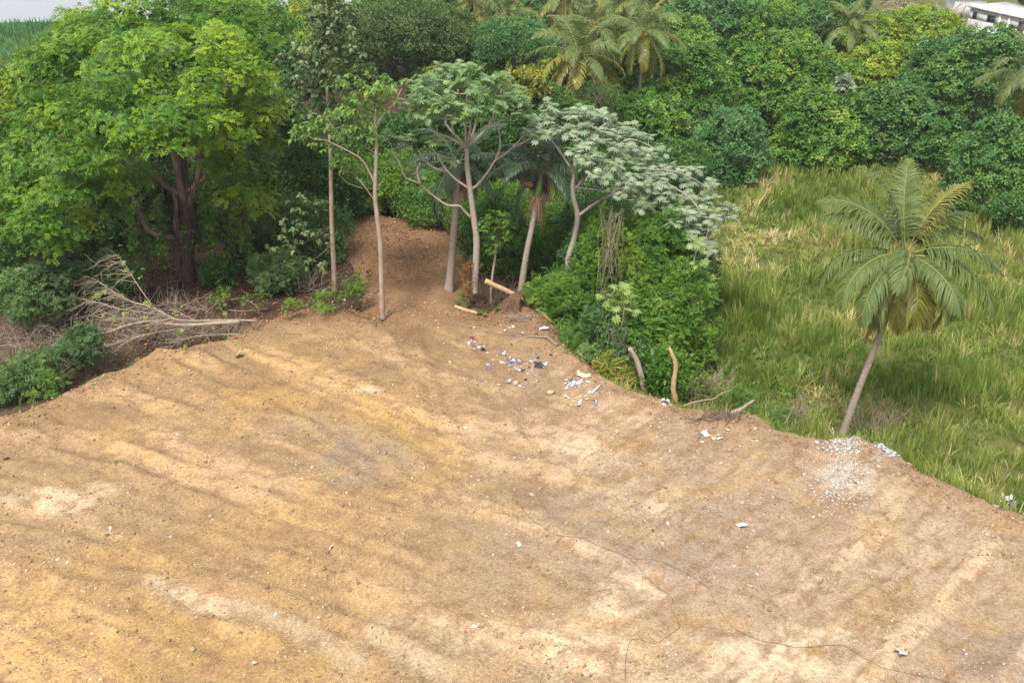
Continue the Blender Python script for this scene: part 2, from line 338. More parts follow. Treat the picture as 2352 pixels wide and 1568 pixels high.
TRACKS = [[(230, 865), (620, 1000), (900, 1120), (1130, 1180), (1350, 1250)], [(0, 1010), (300, 1080), (600, 1190), (870, 1290), (1000, 1350)], [(380, 830), (700, 960), (850, 1060)], [(960, 760), (1000, 900), (1060, 1040), (1130, 1180)], [(900, 770), (960, 900), (990, 1000)], [(1160, 960), (1240, 1060), (1225, 1150)],
    [(1880, 1010), (1750, 1080), (1600, 1180), (1480, 1240)], [(1800, 1012), (1680, 1090), (1540, 1180)], [(1960, 1100), (1820, 1200), (1650, 1290)], [(2100, 1150), (1950, 1270), (1800, 1370)], [(2200, 1200), (2050, 1330), (1930, 1400)], [(1380, 960), (1370, 1060), (1300, 1140)], [(1500, 960), (1450, 1050), (1400, 1120)], [(1640, 1000), (1560, 1090), (1450, 1170)],
    [(0, 1200), (400, 1290), (800, 1420), (1000, 1480)], [(0, 1290), (350, 1370), (650, 1480)], [(100, 965), (500, 1090), (820, 1230), (1000, 1290)], [(560, 800), (800, 900), (960, 980)], [(0, 1100), (420, 1200), (760, 1320)], [(160, 1420), (500, 1520)], [(2300, 1240), (2150, 1370)], [(1080, 800), (1150, 900), (1190, 960)], [(460, 812), (760, 930), (930, 1030), (1080, 1130)]]
TRW = [np.array([on(a, b, 0)[:2] for a, b in T]) for T in TRACKS]
def tracks(x, y):                        # signed distance across the nearest bulldozer windrow
    x = x + .5 * (vnoise(x * .3, y * .3) - .5) + .25 * (vnoise(x * 1.1, y * 1.1 + 5) - .5); d = np.full(np.shape(x), 9.0)
    for T in TRW:
        for (ax, ay), (bx, by) in zip(T[:-1], T[1:]):
            ex, ey = bx - ax, by - ay; L2 = ex * ex + ey * ey; t = np.clip(((x - ax) * ex + (y - ay) * ey) / L2, 0, 1)
            px_, py_ = x - ax - t * ex, y - ay - t * ey; q = np.hypot(px_, py_) * np.where(ex * py_ - ey * px_ > 0, 1, -1)
            d = np.where(np.abs(q) < np.abs(d), q, d)
    return d
def rut(x, y):                           # tracks left by the bulldozer, two directions
    a1 = R(-27) + .22 * (vnoise(x * .06 + 9, y * .06) - .5); u = x * np.cos(a1) + y * np.sin(a1); v = -x * np.sin(a1) + y * np.cos(a1)
    w1 = fbm(u * .07 + 3, v * .8 + vnoise(u * .1, v * .1) * 1.6, 4)
    a2 = R(48); u2 = x * math.cos(a2) + y * math.sin(a2); v2 = -x * math.sin(a2) + y * math.cos(a2)
    w2 = fbm(u2 * .06 + 31, v2 * .95 + vnoise(u2 * .12, v2 * .1) * 1.2, 3)
    t = sstep(0, 7, x - (y - 32) * -.35 - 2); return w1 * (1 - t) + w2 * t
def fill_z(x, y, sd):
    n1 = fbm(x * .35, y * .35, 4) - .5; n2 = fbm(x * 1.7 + 5, y * 1.7, 3) - .5
    inn = sstep(.2, -1.5, sd); path = sstep(51, 56, y); td = tracks(x, y); br_ = .35 + .9 * fbm(x * .5 + 20, y * .5 + 31, 2)
    z = inn * (.55 * n1 + .30 * (rut(x, y) - .5) * (.35 + 1.1 * sstep(.35, .65, fbm(x * .11 + 60, y * .11, 2))) * sstep(-.5, -3, sd) * (1 - .7 * path)) + .12 * n2
    z = z + inn * br_ * (.09 * np.exp(-(td / .26) ** 2) - .07 * np.exp(-((td - .55) / .35) ** 2) - .07 * np.exp(-((td + .6) / .4) ** 2) + .05 * n2 * np.exp(-(td / .5) ** 2))
    z = z + (.28 * (fbm(x * .5 + 40, y * .5) - .2) * np.exp(-((sd + .7) / .8) ** 2)) * (1 - path)
    z = z + .1 * n2 * np.exp(-((sd + .5) / 1.2) ** 2)
    return z - .82 * np.maximum(sd, 0) * (1 - .6 * path)
def grid_mesh(name, X, Y, Z, keep, col, mat, skirt=False):
    ny, nx = X.shape; V = np.stack([X, Y, Z], -1).reshape(-1, 3); id_ = np.arange(nx * ny).reshape(ny, nx)
    F = np.stack([id_[:-1, :-1], id_[:-1, 1:], id_[1:, 1:], id_[1:, :-1]], -1).reshape(-1, 4)
    if keep is not None:
        k = keep.ravel(); F = F[k[F].any(1)]
    used = np.unique(F); remap = np.full(nx * ny, -1); remap[used] = np.arange(len(used))
    g = Geo(); g.add(V[used], [remap[F]]); me = g.mesh(name, mat, smooth=True)
    a = me.attributes.new('soil', 'FLOAT_COLOR', 'POINT'); cc = np.ones((len(used), 4), np.float32); cc[:, :3] = col.reshape(-1, 3)[used]
    a.data.foreach_set('color', cc.ravel()); return me
# true soil colours of the clearing: patches of different earth
TAN, OCH, CREAM, GREY, BROWN, RED, PALEP = [np.array(c) for c in ((.315, .212, .118), (.365, .232, .092), (.55, .435, .30), (.265, .205, .145), (.20, .122, .066), (.20, .11, .06), (.43, .325, .225))]
PATCH = [  # px, py, rx, ry, colour, strength, angle
    (830, 1030, 95, 75, GREY, .95, -25), (720, 990, 120, 30, GREY, .6, -25), (850, 1095, 90, 28, GREY, .6, 0), (1150, 1040, 60, 60, TAN, .4, 0),
    (620, 905, 90, 40, OCH, .8, -10), (900, 960, 130, 35, OCH, .9, -30), (1000, 1010, 120, 30, OCH, .7, -30), (970, 1110, 80, 30, OCH, .6, 0), (700, 880, 60, 25, BROWN, .5, 0),
    (845, 903, 38, 9, PALEP, 1, 0), (560, 860, 120, 30, BROWN, .5, 0), (330, 900, 160, 40, TAN, .7, 20), (200, 960, 120, 45, BROWN, .45, 25), (830, 800, 200, 60, BROWN, .35, 0),
    (1080, 780, 160, 60, BROWN, .45, -20), (950, 640, 90, 130, BROWN, .95, 0), (870, 540, 110, 75, RED, 1, 0), (1150, 960, 40, 70, BROWN, .4, 50), (1260, 900, 140, 50, BROWN, .35, -30),
    (250, 1180, 200, 30, TAN, .5, -10), (130, 1150, 90, 28, CREAM, .75, -12), (20, 1140, 60, 25, CREAM, .6, 0), (230, 1125, 45, 16, CREAM, .6, -10), (100, 1235, 120, 18, GREY, .4, -5),
    (120, 1360, 260, 110, OCH, .65, -8), (450, 1460, 300, 60, OCH, .5, -8), (300, 1330, 200, 20, TAN, .5, -10), (480, 1380, 260, 26, PALEP, .75, -14), (800, 1480, 220, 22, PALEP, .6, -14), (100, 1500, 250, 60, OCH, .6, 0),
    (1350, 1040, 120, 60, PALEP, .65, 25), (1300, 980, 50, 60, BROWN, .4, 60), (1450, 1025, 60, 14, OCH, .9, 8), (1600, 1060, 140, 60, GREY, .35, 20), (1220, 1110, 60, 60, BROWN, .45, -40), (1560, 930, 180, 40, BROWN, .3, -10),
    (1350, 1180, 160, 60, GREY, .6, -15), (1500, 1260, 240, 60, GREY, .7, -10), (1700, 1190, 200, 40, GREY, .5, 25), (1900, 1180, 180, 40, BROWN, .3, 30), (1150, 1260, 120, 40, GREY, .35, -10),
    (1450, 1370, 70, 40, CREAM, .95, 20), (1420, 1400, 60, 20, CREAM, .8, 0), (1000, 1400, 260, 90, TAN, .4, 0), (1000, 1480, 200, 70, CREAM, .45, 0), (1350, 1500, 160, 60, CREAM, .7, 0),
    (1850, 1470, 120, 26, CREAM, .95, 10), (1750, 1510, 160, 30, CREAM, .9, -10), (1700, 1550, 130, 40, CREAM, .9, 0), (1870, 1488, 30, 9, OCH, .9, 0), (2030, 1400, 90, 60, OCH, .5, 25), (2130, 1260, 200, 60, PALEP, .6, 15), (2170, 1340, 60, 25, PALEP, .6, 0),
    (2300, 1480, 70, 60, GREY, .9, -25), (2320, 1550, 60, 40, GREY, .9, 0), (2180, 1500, 80, 60, GREY, .4, 0), (1940, 1100, 70, 60, PALEP, .75, 30), (2010, 1080, 60, 40, PALEP, .5, 0), (1500, 1150, 100, 35, PALEP, .4, 15), (1640, 1120, 40, 12, OCH, .6, 0), (1930, 1014, 42, 16, np.array((.48, .46, .44)), .95, 0), (2040, 1036, 60, 9, np.array((.46, .45, .45)), .9, 25), (1950, 1085, 62, 34, np.array((.47, .40, .33)), .8, 30)]
def soil_colour(x, y, sd):
    big = fbm(x * .16 + 8, y * .16, 4); rt = rut(x, y)
    c = TAN + np.zeros(x.shape + (3,))
    mixc = lambda c, k, w_: c + (k - c) * np.clip(w_, 0, 1)[..., None]
    left = sstep(6, -8, x)
    c = mixc(c, OCH, left * .5 * sstep(.35, .65, big)); c = mixc(c, PALEP, (1 - left) * .5 * sstep(.42, .65, big) * sstep(42, 32, y))
    c = mixc(c, np.array((.365, .272, .195)), (1 - left) * .55)
    wob = (fbm(x * .7 + 3, y * .7 + 70, 5) - .5) * 2.0 + (rt - .5) * 1.2
    for (px, py, rx, ry, col, st, ang) in PATCH:
        p = on(px, py, 0); s = mpp(p); dist = math.hypot(p[1], CAM_H); el = CAM_H / dist
        a = R(ang); dx = x - p[0]; dy = y - p[1]; rx_ = rx * s; ry_ = ry * s / el
        ax = math.atan2(math.sin(a) / el, math.cos(a)); u = dx * math.cos(ax) + dy * math.sin(ax); v = -dx * math.sin(ax) + dy * math.cos(ax)
        q = np.sqrt((u / rx_) ** 2 + (v / ry_) ** 2) + wob * .75
        c = mixc(c, col, st * .85 * sstep(1.4, .4, q))
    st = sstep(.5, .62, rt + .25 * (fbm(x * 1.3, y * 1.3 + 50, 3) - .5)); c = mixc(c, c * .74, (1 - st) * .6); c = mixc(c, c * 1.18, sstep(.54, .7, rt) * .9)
    fs = fbm(x * .9 + y * .35, (y + x * .5) * 3.2, 4); c = mixc(c, BROWN, .55 * sstep(.55, .68, fs) * (1 - .5 * sstep(0, 8, x))); fs2 = fbm((x - y) * 2.6 + 30, (x + y) * .5, 4); c = mixc(c, BROWN, .5 * sstep(.56, .68, fs2) * sstep(-2, 6, x))
    sp = fbm(x * 2.2 + 90, y * 2.2, 4); c = mixc(c, BROWN, .55 * sstep(.56, .68, sp)); c = mixc(c, OCH * 1.05, .25 * sstep(.60, .72, fbm(x * .9 + 200, y * .9, 3)))
    c = mixc(c, RED * (.7 + .5 * fbm(x * .8, y * .8, 3))[..., None], .9 * sstep(51.5, 57, y + 1.5 * (fbm(x * .5, y * .5, 2) - .5)))
    c = mixc(c, BROWN * 1.1, .55 * np.exp(-((sd + .2) / 1.3) ** 2)); c = mixc(c, BROWN * .9, .6 * sstep(.2, 1.0, sd))
    return c
def build_ground():
    st = .138
    X, Y = np.meshgrid(np.arange(-40, 40.1, st), np.arange(13, 84, st)); sd = poly_sd(X, Y)
    sd = sd + .55 * (fbm(X * .9, Y * .9) - .5) + .3 * (fbm(X * 3, Y * 3) - .5)
    Z = fill_z(X, Y, sd); keep = (sd < 4.5) & (Z > base_z(X, Y) - .35) & (np.abs(X) < Y * .66 + 12)
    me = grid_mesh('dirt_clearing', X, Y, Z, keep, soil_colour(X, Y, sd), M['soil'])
    tag(link('dirt_clearing', me), 'bare bulldozed ochre earth filling the lower half', None, None, 'structure')
    xs = np.concatenate([-np.geomspace(2500, 122, 14), np.arange(-120, 150, 1.7), np.geomspace(152, 2500, 14)])
    ys = np.concatenate([[-300, -60, -10], np.arange(4, 262, 1.7), np.geomspace(266, 2500, 14)])
    X, Y = np.meshgrid(xs, ys); sd = poly_sd(X, Y); Z = base_z(X, Y) - 1.2 * sstep(.5, -1.0, sd) * sstep(75, 60, Y) - 1.0 * sstep(1, -2, sd)
    r_ = sstep(6, 12, X)
    fl = np.array((.062, .038, .025)); ms = np.array((.10, .105, .035)); lf = np.array((.05, .09, .03)); pale = np.array((.20, .145, .09))
    n = fbm(X * .3, Y * .3)[..., None]
    col = fl * (1 - r_[..., None]) + ms * r_[..., None]; col = col + (pale - col) * (sstep(58, 52, Y) * sstep(4, -2, X))[..., None] * .6 * n
    col = col + (lf - col) * (sstep(-30, -46, X) * sstep(88, 105, Y))[..., None]; col = col * (.7 + .6 * n)
    tag(link('ground', grid_mesh('ground', X, Y, Z, None, col, M['ground'])), 'leaf strewn forest floor and low marsh ground', None, None, 'structure')
    g = Geo(); g.add([(-900, 195, -3.7), (0, 195, -3.7), (0, 900, -3.7), (-900, 900, -3.7)], [np.array([[0, 1, 2, 3]])])
    tag(link('water', g.mesh('water', M['water'])), 'pale lake water beyond the marsh', None, None, 'structure')
build_ground()
def haze():
    m, n, out = new_mat('humid_air'); v = N(n, 'ShaderNodeVolumePrincipled'); v.inputs['Color'].default_value = (.95, .97, 1, 1); v.inputs['Density'].default_value = .00016; v.inputs['Anisotropy'].default_value = .2
    n.links.new(v.outputs[0], out.inputs['Volume']); a, z0, z1 = 2600, -9, 27; V = [(x, y, z) for z in (z0, z1) for x, y in ((-a, -a), (a, -a), (a, a), (-a, a))]
    g = Geo(); g.add(V, [np.array([[3, 2, 1, 0], [4, 5, 6, 7], [0, 1, 5, 4], [1, 2, 6, 5], [2, 3, 7, 6], [3, 0, 4, 7]])]); tag(link('haze', g.mesh('haze', m)), 'thin humid haze over the woods', None, None, 'stuff')
haze()
def gz(x, y):                            # visible ground height at one place
    x = np.asarray(x, float); y = np.asarray(y, float); sd = poly_sd(x, y); return np.maximum(base_z(x, y), np.where(sd < 4.5, fill_z(x, y, sd), -99))
def onground(px, py):                    # where a sight line meets the built ground
    d = ray(px, py); t = np.arange(20, 170, .4); P = np.array([0, 0, CAM_H]) + d * t[:, None]
    hgt = P[:, 2] - gz(P[:, 0], P[:, 1]); i = max(1, int(np.argmax(hgt < 0))); f = hgt[i - 1] / (hgt[i - 1] - hgt[i] + 1e-9); p = P[i - 1] + (P[i] - P[i - 1]) * f; return np.array([p[0], p[1], float(gz(p[0], p[1]))])
# ------------------------------------------------------------------ plants
def lobe_points(lobes, dens, r, low=-.35, jitter=.10, inner=.72, thin=True):
    P, Nn = [], []
    L = [(np.array(c, float), np.array(q, float)) for c, q in lobes]
    for i, (c, q) in enumerate(L):
        area = 4 * math.pi * ((q[0] * q[1]) ** 1.6 / 3 + (q[0] * q[2]) ** 1.6 / 3 + (q[1] * q[2]) ** 1.6 / 3) ** (1 / 1.6)
        n = int(area * dens); d = unit(r.normal(0, 1, (n, 3))); d = d[d[:, 2] > low + r.normal(0, .15, len(d))]
        p = c + q * d * (1 + r.normal(0, jitter, (len(d), 1)))
        ok = ~((d[:, 1] * .9 - d[:, 2] * .35 > .42) & (r.random(len(d)) < .72)) if thin else np.ones(len(p), bool)   # the far side needs fewer leaves
        for j, (c2, q2) in enumerate(L):
            if j != i: ok &= (((p - c2) / q2) ** 2).sum(1) > inner ** 2
        P.append(p[ok]); Nn.append(unit(d[ok] / q))
    return np.concatenate(P), np.concatenate(Nn)
def auto_lobes(c, Rr, k, r, rel=(.26, .42), low=-.25, flat=.8, core=.74):
    c = np.array(c, float); Rr = np.array(Rr, float); out = [(c - [0, 0, .1 * Rr[2]], Rr * core)]; D = []
    tries = 0
    while len(D) < k and tries < 900:
        tries += 1; d = unit(r.normal(0, 1, 3))
        if d[2] < low: continue
        if any(np.dot(d, e) > math.cos(1.25 / math.sqrt(k) * 1.5) for e in D): continue
        D.append(d)
    for d in D:
        f = r.uniform(*rel); q = np.array([Rr[0], Rr[1], Rr[2]]) * f; q[2] = max(q[2], .6 * q[:2].mean()) * flat
        out.append((c + d * Rr * (1 - f * .75), q))
    return out
def crown_geo(lobes, tms, dens, size, r, up=.6, low=-.35, inner_fill=.35, sizev=.2, jit=.1, far=False):
    if far: tms = {id(ROS): ROS_FAR, id(SPR): SPR_FAR}.get(id(tms), tms)
    g = Geo(); P, Nn = lobe_points(lobes, dens, r, low, jit)
    ax = unit(Nn * (1 - up) + np.array([0, 0, up]) + r.normal(0, .22, P.shape)); nl = fbm(P[:, 0] * .55 + P[:, 2] * .3, P[:, 1] * .55 + 3, 3)
    t = np.clip(.5 + (nl - .5) * 1.1 + r.normal(0, .17, len(P)), 0, 1)
    k = r.integers(0, len(tms), len(P))
    for i, tm in enumerate(tms):
        s_ = k == i; scatter(g, tm, P[s_], ax[s_], size * (1 + r.normal(0, sizev, s_.sum())), t[s_], r)
    if inner_fill:
        P, Nn = lobe_points([(c, q * .68) for c, q in lobes], dens * inner_fill, r, -.8, .15, .5)
        scatter(g, tms[0], P, unit(Nn + r.normal(0, .5, P.shape)), size * 2.1, np.clip(r.normal(.35, .15, len(P)), 0, 1), r)  # oversized hidden leaves, tinted darker, added to block light inside the crown
    return g
def trunk_geo(base, top, r0, lobes, r, nb=7, n=8):
    g = Geo(); mid = (base + top) / 2 + np.array([r.normal(0, .3), r.normal(0, .3), 0]); P = catmull([base - [0, 0, .3], mid, top], 6)
    tube(g, P, [r0 * 1.5, r0 * 1.05, r0 * .9, r0 * .75], n, lump=.1)
    for c, q in lobes[1:nb + 1]:
        s = P[int(len(P) * r.uniform(.55, .95))]; e = np.array(c); m = s * .5 + e * .5 + np.array([0, 0, -.12 * np.linalg.norm(e - s)])
        tube(g, catmull([s, m, e], 5), [r0 * .5, r0 * .32, r0 * .12], 5)
    return g
def leafy(name, label, cat, px, py, rx, ry, Y, mat, tms, dens, size, k=16, seed=0, group=None, bark='bark', tr=.28, up=.6, low=-.3, deep=.85, flat=.8, fill=.35, rel=(.26, .42), ground=None, jit=.1, core=.74):
    r = np.random.default_rng(seed + 1000); c = at(px, py, Y); s = mpp(c); Rr = np.array([rx * s, rx * s * deep, ry * s * .97])
    b = np.array([c[0], c[1], float(gz(c[0], c[1]))]) if ground is None else np.array([c[0], c[1], ground])
    lobes = auto_lobes(c, Rr, k, r, rel, low=-.35 if low > -.5 else -.8, flat=flat, core=core)
    o = thing(name, label, cat, b, group)
    g = crown_geo(lobes, tms, dens, size, r, up, low, fill * .8, .2, jit, Y > 66); link('crown', g.mesh('crown', M[mat], b), o)
    link('trunk', trunk_geo(b, c, tr, lobes, r).mesh('trunk', M[bark], b, True), o)
    return o
MG = 'mango trees crowded behind the marsh'; BT = 'broadleaf trees closing off the background'
LIB = []
def mango(label, px, py, rx, ry, Y, mat='mango', seed=0, k=34, dens=6.6, size=.385, cat='tree', rel=(.13, .27), name='mango_tree', tms=None):
    o = leafy(name, label, cat, px, py + ry * .14, rx * 1.22, ry * 1.26, Y, mat, tms or ROS, dens, size, k, seed, MG if name == 'mango_tree' else BT, up=.62, low=-.45, fill=.22, rel=rel, flat=.95, core=.87, jit=.07); LIB.append(o); return o

# --- row at the far side of the marsh and the ones above it
mango('rounded mango tree left of the vine draped tree, below the coconut palms', 1525, 190, 135, 105, 106, 'mango', 1, 34)
mango('low mango bough mass sitting just above the silvery canopy', 1475, 262, 88, 52, 97, 'mango', 2, 16)
mango('mango tree with dark gaps between the silvery canopy and the vine draped tree', 1590, 300, 75, 72, 100, 'mangod', 3, 16)
leafy('vine_draped_tree', 'tall cool green tree fully draped in vines at the marsh edge', 'tree', 1680, 345, 88, 105, 94, 'blue', ROS, 7.5, .30, 22, 4, BT, low=-.9, fill=.3, rel=(.2, .4), jit=.16)
mango('broad mango tree right of the vine draped tree with bright shoots all over', 1800, 190, 112, 102, 113, 'mango', 5, 32)
mango('mango tree hanging down to the grass, right of the vine draped tree', 1885, 305, 98, 95, 101, 'mango', 6, 28)
mango('yellow green mango dome in the middle of the mango row', 2010, 172, 108, 68, 119, 'mangoy', 7, 28)
mango('mango tree behind the fronds of the lone leaning coconut palm', 2040, 280, 86, 86, 103, 'mangod', 8, 24)
mango('big dark mango tree below the concrete house', 2238, 178, 142, 108, 113, 'mangod', 9, 36)
mango('dark mango tree at the right edge just above the tall grass', 2300, 395, 105, 125, 84, 'mangod', 10, 30, size=.34)
mango('small mango tree hiding the dark hollow right of the lone palm', 2185, 330, 62, 60, 97, 'mangod', 11, 14)
mango('bright yellow topped mango tree beside the concrete house', 2112, 72, 88, 52, 136, 'mangoy', 12, 24, size=.40, dens=5)
mango('yellow mango tree next to the royal palm', 2028, 98, 84, 60, 131, 'mangoy', 13, 22, size=.40, dens=5)
mango('dark rounded mango tree left of the royal palm', 1890, 68, 72, 82, 136, 'mangod', 14, 20, size=.40, dens=5)
mango('dense yellow flecked mango tree between the bluish tree and the royal palm', 1772, 72, 76, 66, 129, 'mango', 15, 22, size=.40, dens=5)
mango('hazy bluish tree right of the coconut palm cluster at the top', 1620, 30, 92, 55, 131, 'blue', 16, 22, name='bluish_tree', size=.40, dens=5)
mango('small yellow speckled tree between the palm cluster and the bluish tree', 1560, 95, 75, 58, 121, 'mango', 17, 16, size=.38, name='speckled_tree')
leafy('cecropia_tree', 'small silvery cecropia poking out between two mangos', 'tree', 1940, 196, 28, 26, 104, 'silver', ROS_WIDE, 9, .40, 6, 18, None)
leafy('flowering_shrub', 'white flowering bush between the mangos below the house', 'shrub', 2132, 108, 26, 18, 122, 'white_fl', FINE, 8, .40, 5, 19, None)
leafy('flowering_shrub', 'small white flowering bush close under the house wall', 'shrub', 2178, 70, 18, 12, 140, 'white_fl', FINE, 7, .40, 4, 20, None)
# --- left and middle background
leafy('spreading_tree', 'wide dark spreading tree with fine foliage behind the tall slender tree', 'tree', 925, 95, 195, 88, 101, 'olive', SPR, 6.5, .48, 40, 21, BT, flat=.7, rel=(.18, .3), up=.75)
leafy('spreading_tree', 'low dark skirt of a spreading tree above the silvery umbrella tree', 'tree', 1010, 185, 90, 45, 97, 'olive', SPR, 6.5, .46, 14, 22, BT, flat=.7)
leafy('fine_leaved_tree', 'cool green feathery tree left of the coconut palm cluster', 'tree', 1175, 105, 100, 62, 97, 'blue', SPR, 7, .42, 20, 23, BT)
leafy('fine_leaved_tree', 'dark green tree filling the gap behind the coconut palms', 'tree', 1240, 35, 58, 46, 118, 'mangod', ROS, 5, .4, 12, 24, BT)
leafy('yellowing_shrub', 'yellowing bush under the coconut palm cluster', 'shrub', 1205, 195, 62, 42, 86, 'gold', ROS, 7, .34, 10, 25)
leafy('yellowing_shrub', 'small golden bush peeping over the thin pale tree', 'shrub', 1000, 172, 30, 26, 88, 'gold', ROS, 7, .34, 6, 26)
leafy('bougainvillea_shrub', 'dull reddish green bush under the tallest coconut palm', 'shrub', 1375, 222, 52, 42, 88, 'olive', FINE, 8, .38, 8, 27)
leafy('golden_tree', 'golden green tree at the left edge behind the big tree', 'tree', 35, 245, 62, 100, 79, 'gold', PIN, 2.6, .62, 14, 28, BT)
leafy('dull_shrub', 'dull olive shrub peeking out left of the big tree crown', 'shrub', 105, 135, 50, 46, 92, 'olive', SPR, 6, .45, 8, 29)
leafy('background_tree', 'light green tree top behind the crown of the big tree at the top edge', 'tree', 500, 5, 120, 40, 96, 'thin', SPR, 6, .5, 12, 30, BT)
leafy('background_tree', 'mid green tree top behind the big tree, left of the slender tree', 'tree', 620, 60, 70, 60, 88, 'mango', SPR, 6, .46, 12, 31, BT)
# --- trees standing in the shade under and behind the front trees
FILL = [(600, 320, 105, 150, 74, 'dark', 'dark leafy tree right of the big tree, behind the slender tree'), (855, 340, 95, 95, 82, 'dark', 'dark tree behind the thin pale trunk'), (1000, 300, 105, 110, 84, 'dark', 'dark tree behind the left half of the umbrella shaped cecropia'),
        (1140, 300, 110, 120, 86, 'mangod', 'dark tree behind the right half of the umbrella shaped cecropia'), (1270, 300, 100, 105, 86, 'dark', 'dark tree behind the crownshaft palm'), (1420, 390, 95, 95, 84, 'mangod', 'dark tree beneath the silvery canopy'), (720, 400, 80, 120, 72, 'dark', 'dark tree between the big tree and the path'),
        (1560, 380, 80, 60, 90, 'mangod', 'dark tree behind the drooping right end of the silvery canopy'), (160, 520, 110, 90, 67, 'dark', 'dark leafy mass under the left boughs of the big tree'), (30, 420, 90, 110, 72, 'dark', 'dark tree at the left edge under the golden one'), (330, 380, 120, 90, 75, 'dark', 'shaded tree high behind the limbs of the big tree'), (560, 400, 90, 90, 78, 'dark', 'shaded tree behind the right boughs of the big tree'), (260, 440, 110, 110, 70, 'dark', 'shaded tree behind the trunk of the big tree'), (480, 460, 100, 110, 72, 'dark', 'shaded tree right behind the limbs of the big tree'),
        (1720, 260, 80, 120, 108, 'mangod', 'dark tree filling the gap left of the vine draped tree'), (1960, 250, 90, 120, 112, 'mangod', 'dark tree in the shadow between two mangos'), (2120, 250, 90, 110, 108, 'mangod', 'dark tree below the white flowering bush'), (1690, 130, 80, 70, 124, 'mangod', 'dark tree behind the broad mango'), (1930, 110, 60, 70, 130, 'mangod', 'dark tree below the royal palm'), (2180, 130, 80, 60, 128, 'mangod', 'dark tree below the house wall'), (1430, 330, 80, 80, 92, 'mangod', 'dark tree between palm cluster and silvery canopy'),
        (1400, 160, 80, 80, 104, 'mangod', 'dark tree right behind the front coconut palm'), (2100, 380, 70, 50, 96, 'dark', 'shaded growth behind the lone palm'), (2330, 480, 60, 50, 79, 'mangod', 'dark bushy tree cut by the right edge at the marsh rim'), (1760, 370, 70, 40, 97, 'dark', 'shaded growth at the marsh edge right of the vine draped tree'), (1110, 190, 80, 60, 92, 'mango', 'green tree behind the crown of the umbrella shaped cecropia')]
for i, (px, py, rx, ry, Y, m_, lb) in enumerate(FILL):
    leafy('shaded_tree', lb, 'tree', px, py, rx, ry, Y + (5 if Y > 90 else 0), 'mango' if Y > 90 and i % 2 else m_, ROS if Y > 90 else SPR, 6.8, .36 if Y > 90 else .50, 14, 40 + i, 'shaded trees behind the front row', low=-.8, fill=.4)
# --- shrubs
def shrub(label, px, py, rx, ry, Y, mat, tms, dens=8.5, size=.42, seed=0, name='shrub', k=9, group=None, **kw):
    if group == TH: rx, ry = rx * 1.3, ry * 1.25
    if group == TH and px > 1595 and py > 800: dens, size, k = 6, .26, 6; kw['jit'] = .5; kw['fill'] = .15
    else: rx, ry = rx * 1.12, ry * 1.12
    if group == SH and rx < 50 and mat in ('thick',): dens, size, k = 5.5, .30, 5; kw['jit'] = .5; kw['fill'] = .1; kw['tr'] = .018
    kw.setdefault('rel', (.28, .6)); kw.setdefault('deep', 1.0); kw.setdefault('jit', .24)
    return leafy(name, label, 'shrub', px, py, rx, ry, Y, mat, tms, dens, size, k, seed, group, bark='bark_dk', low=-.9, **{'tr': .06, **kw})
SH = 'shrubs along the edge of the clearing'; TH = 'bushes of the thicket below the silvery canopy'
for i, a in enumerate([
    ('round leafy bush at the head of the dirt path', 905, 425, 92, 62, 77.5, 'thick', SPR), ('pale green bush right of the path head', 975, 472, 55, 40, 73, 'thin', SPR), ('dark bush between the path and the thin pale tree', 800, 450, 48, 46, 75, 'dark', SPR),
    ('leafy bush left of the thin trunks', 700, 540, 88, 74, 66, 'dark', SPR), ('bright low bush in front of the dark one, left of the path', 630, 622, 52, 38, 60.5, 'feather', PINF), ('dark bush left of the low bright one', 570, 520, 66, 66, 67, 'dark', SPR),
    ('green sapling clump between the two thin trunks', 812, 655, 28, 36, 57, 'thick', PINF), ('low green plants at the foot of the left thin trunk', 750, 690, 34, 18, 55.5, 'thick', PINF), ('small seedling at the lip of the bulldozed earth', 668, 706, 15, 15, 54.6, 'thick', PINF),
    ('leafy bush in front of the big tree trunk, to its left', 248, 635, 58, 48, 58, 'mangod', SPR), ('bluish feathery bush at the left edge', 95, 665, 80, 60, 55, 'feather', PINF), ('dark green bush hugging the left frame edge', 20, 600, 60, 62, 58, 'mangod', SPR),
    ('dark feathery bush in front of the brush pile', 180, 795, 44, 40, 49.5, 'feather', PINF), ('dark feathery bush at the lower left corner of the scrub', 75, 850, 50, 44, 47.5, 'feather', PINF), ('bright green bush on the lip of the earth bank, lower left', 105, 890, 36, 40, 45.6, 'thick', PINF), ('scrubby bush at the left edge by the earth bank', 5, 890, 30, 32, 46.5, 'feather', PINF),
    ('tiny bush among twigs under the big tree', 510, 680, 26, 18, 57.5, 'thick', PINF), ('tiny bush beside the fallen tree', 590, 690, 24, 16, 56.5, 'thick', PINF), ('small leafy bush right of the big tree trunk', 505, 630, 36, 34, 61.5, 'dark', SPR)]):
    shrub(*a, seed=70 + i, group=SH)
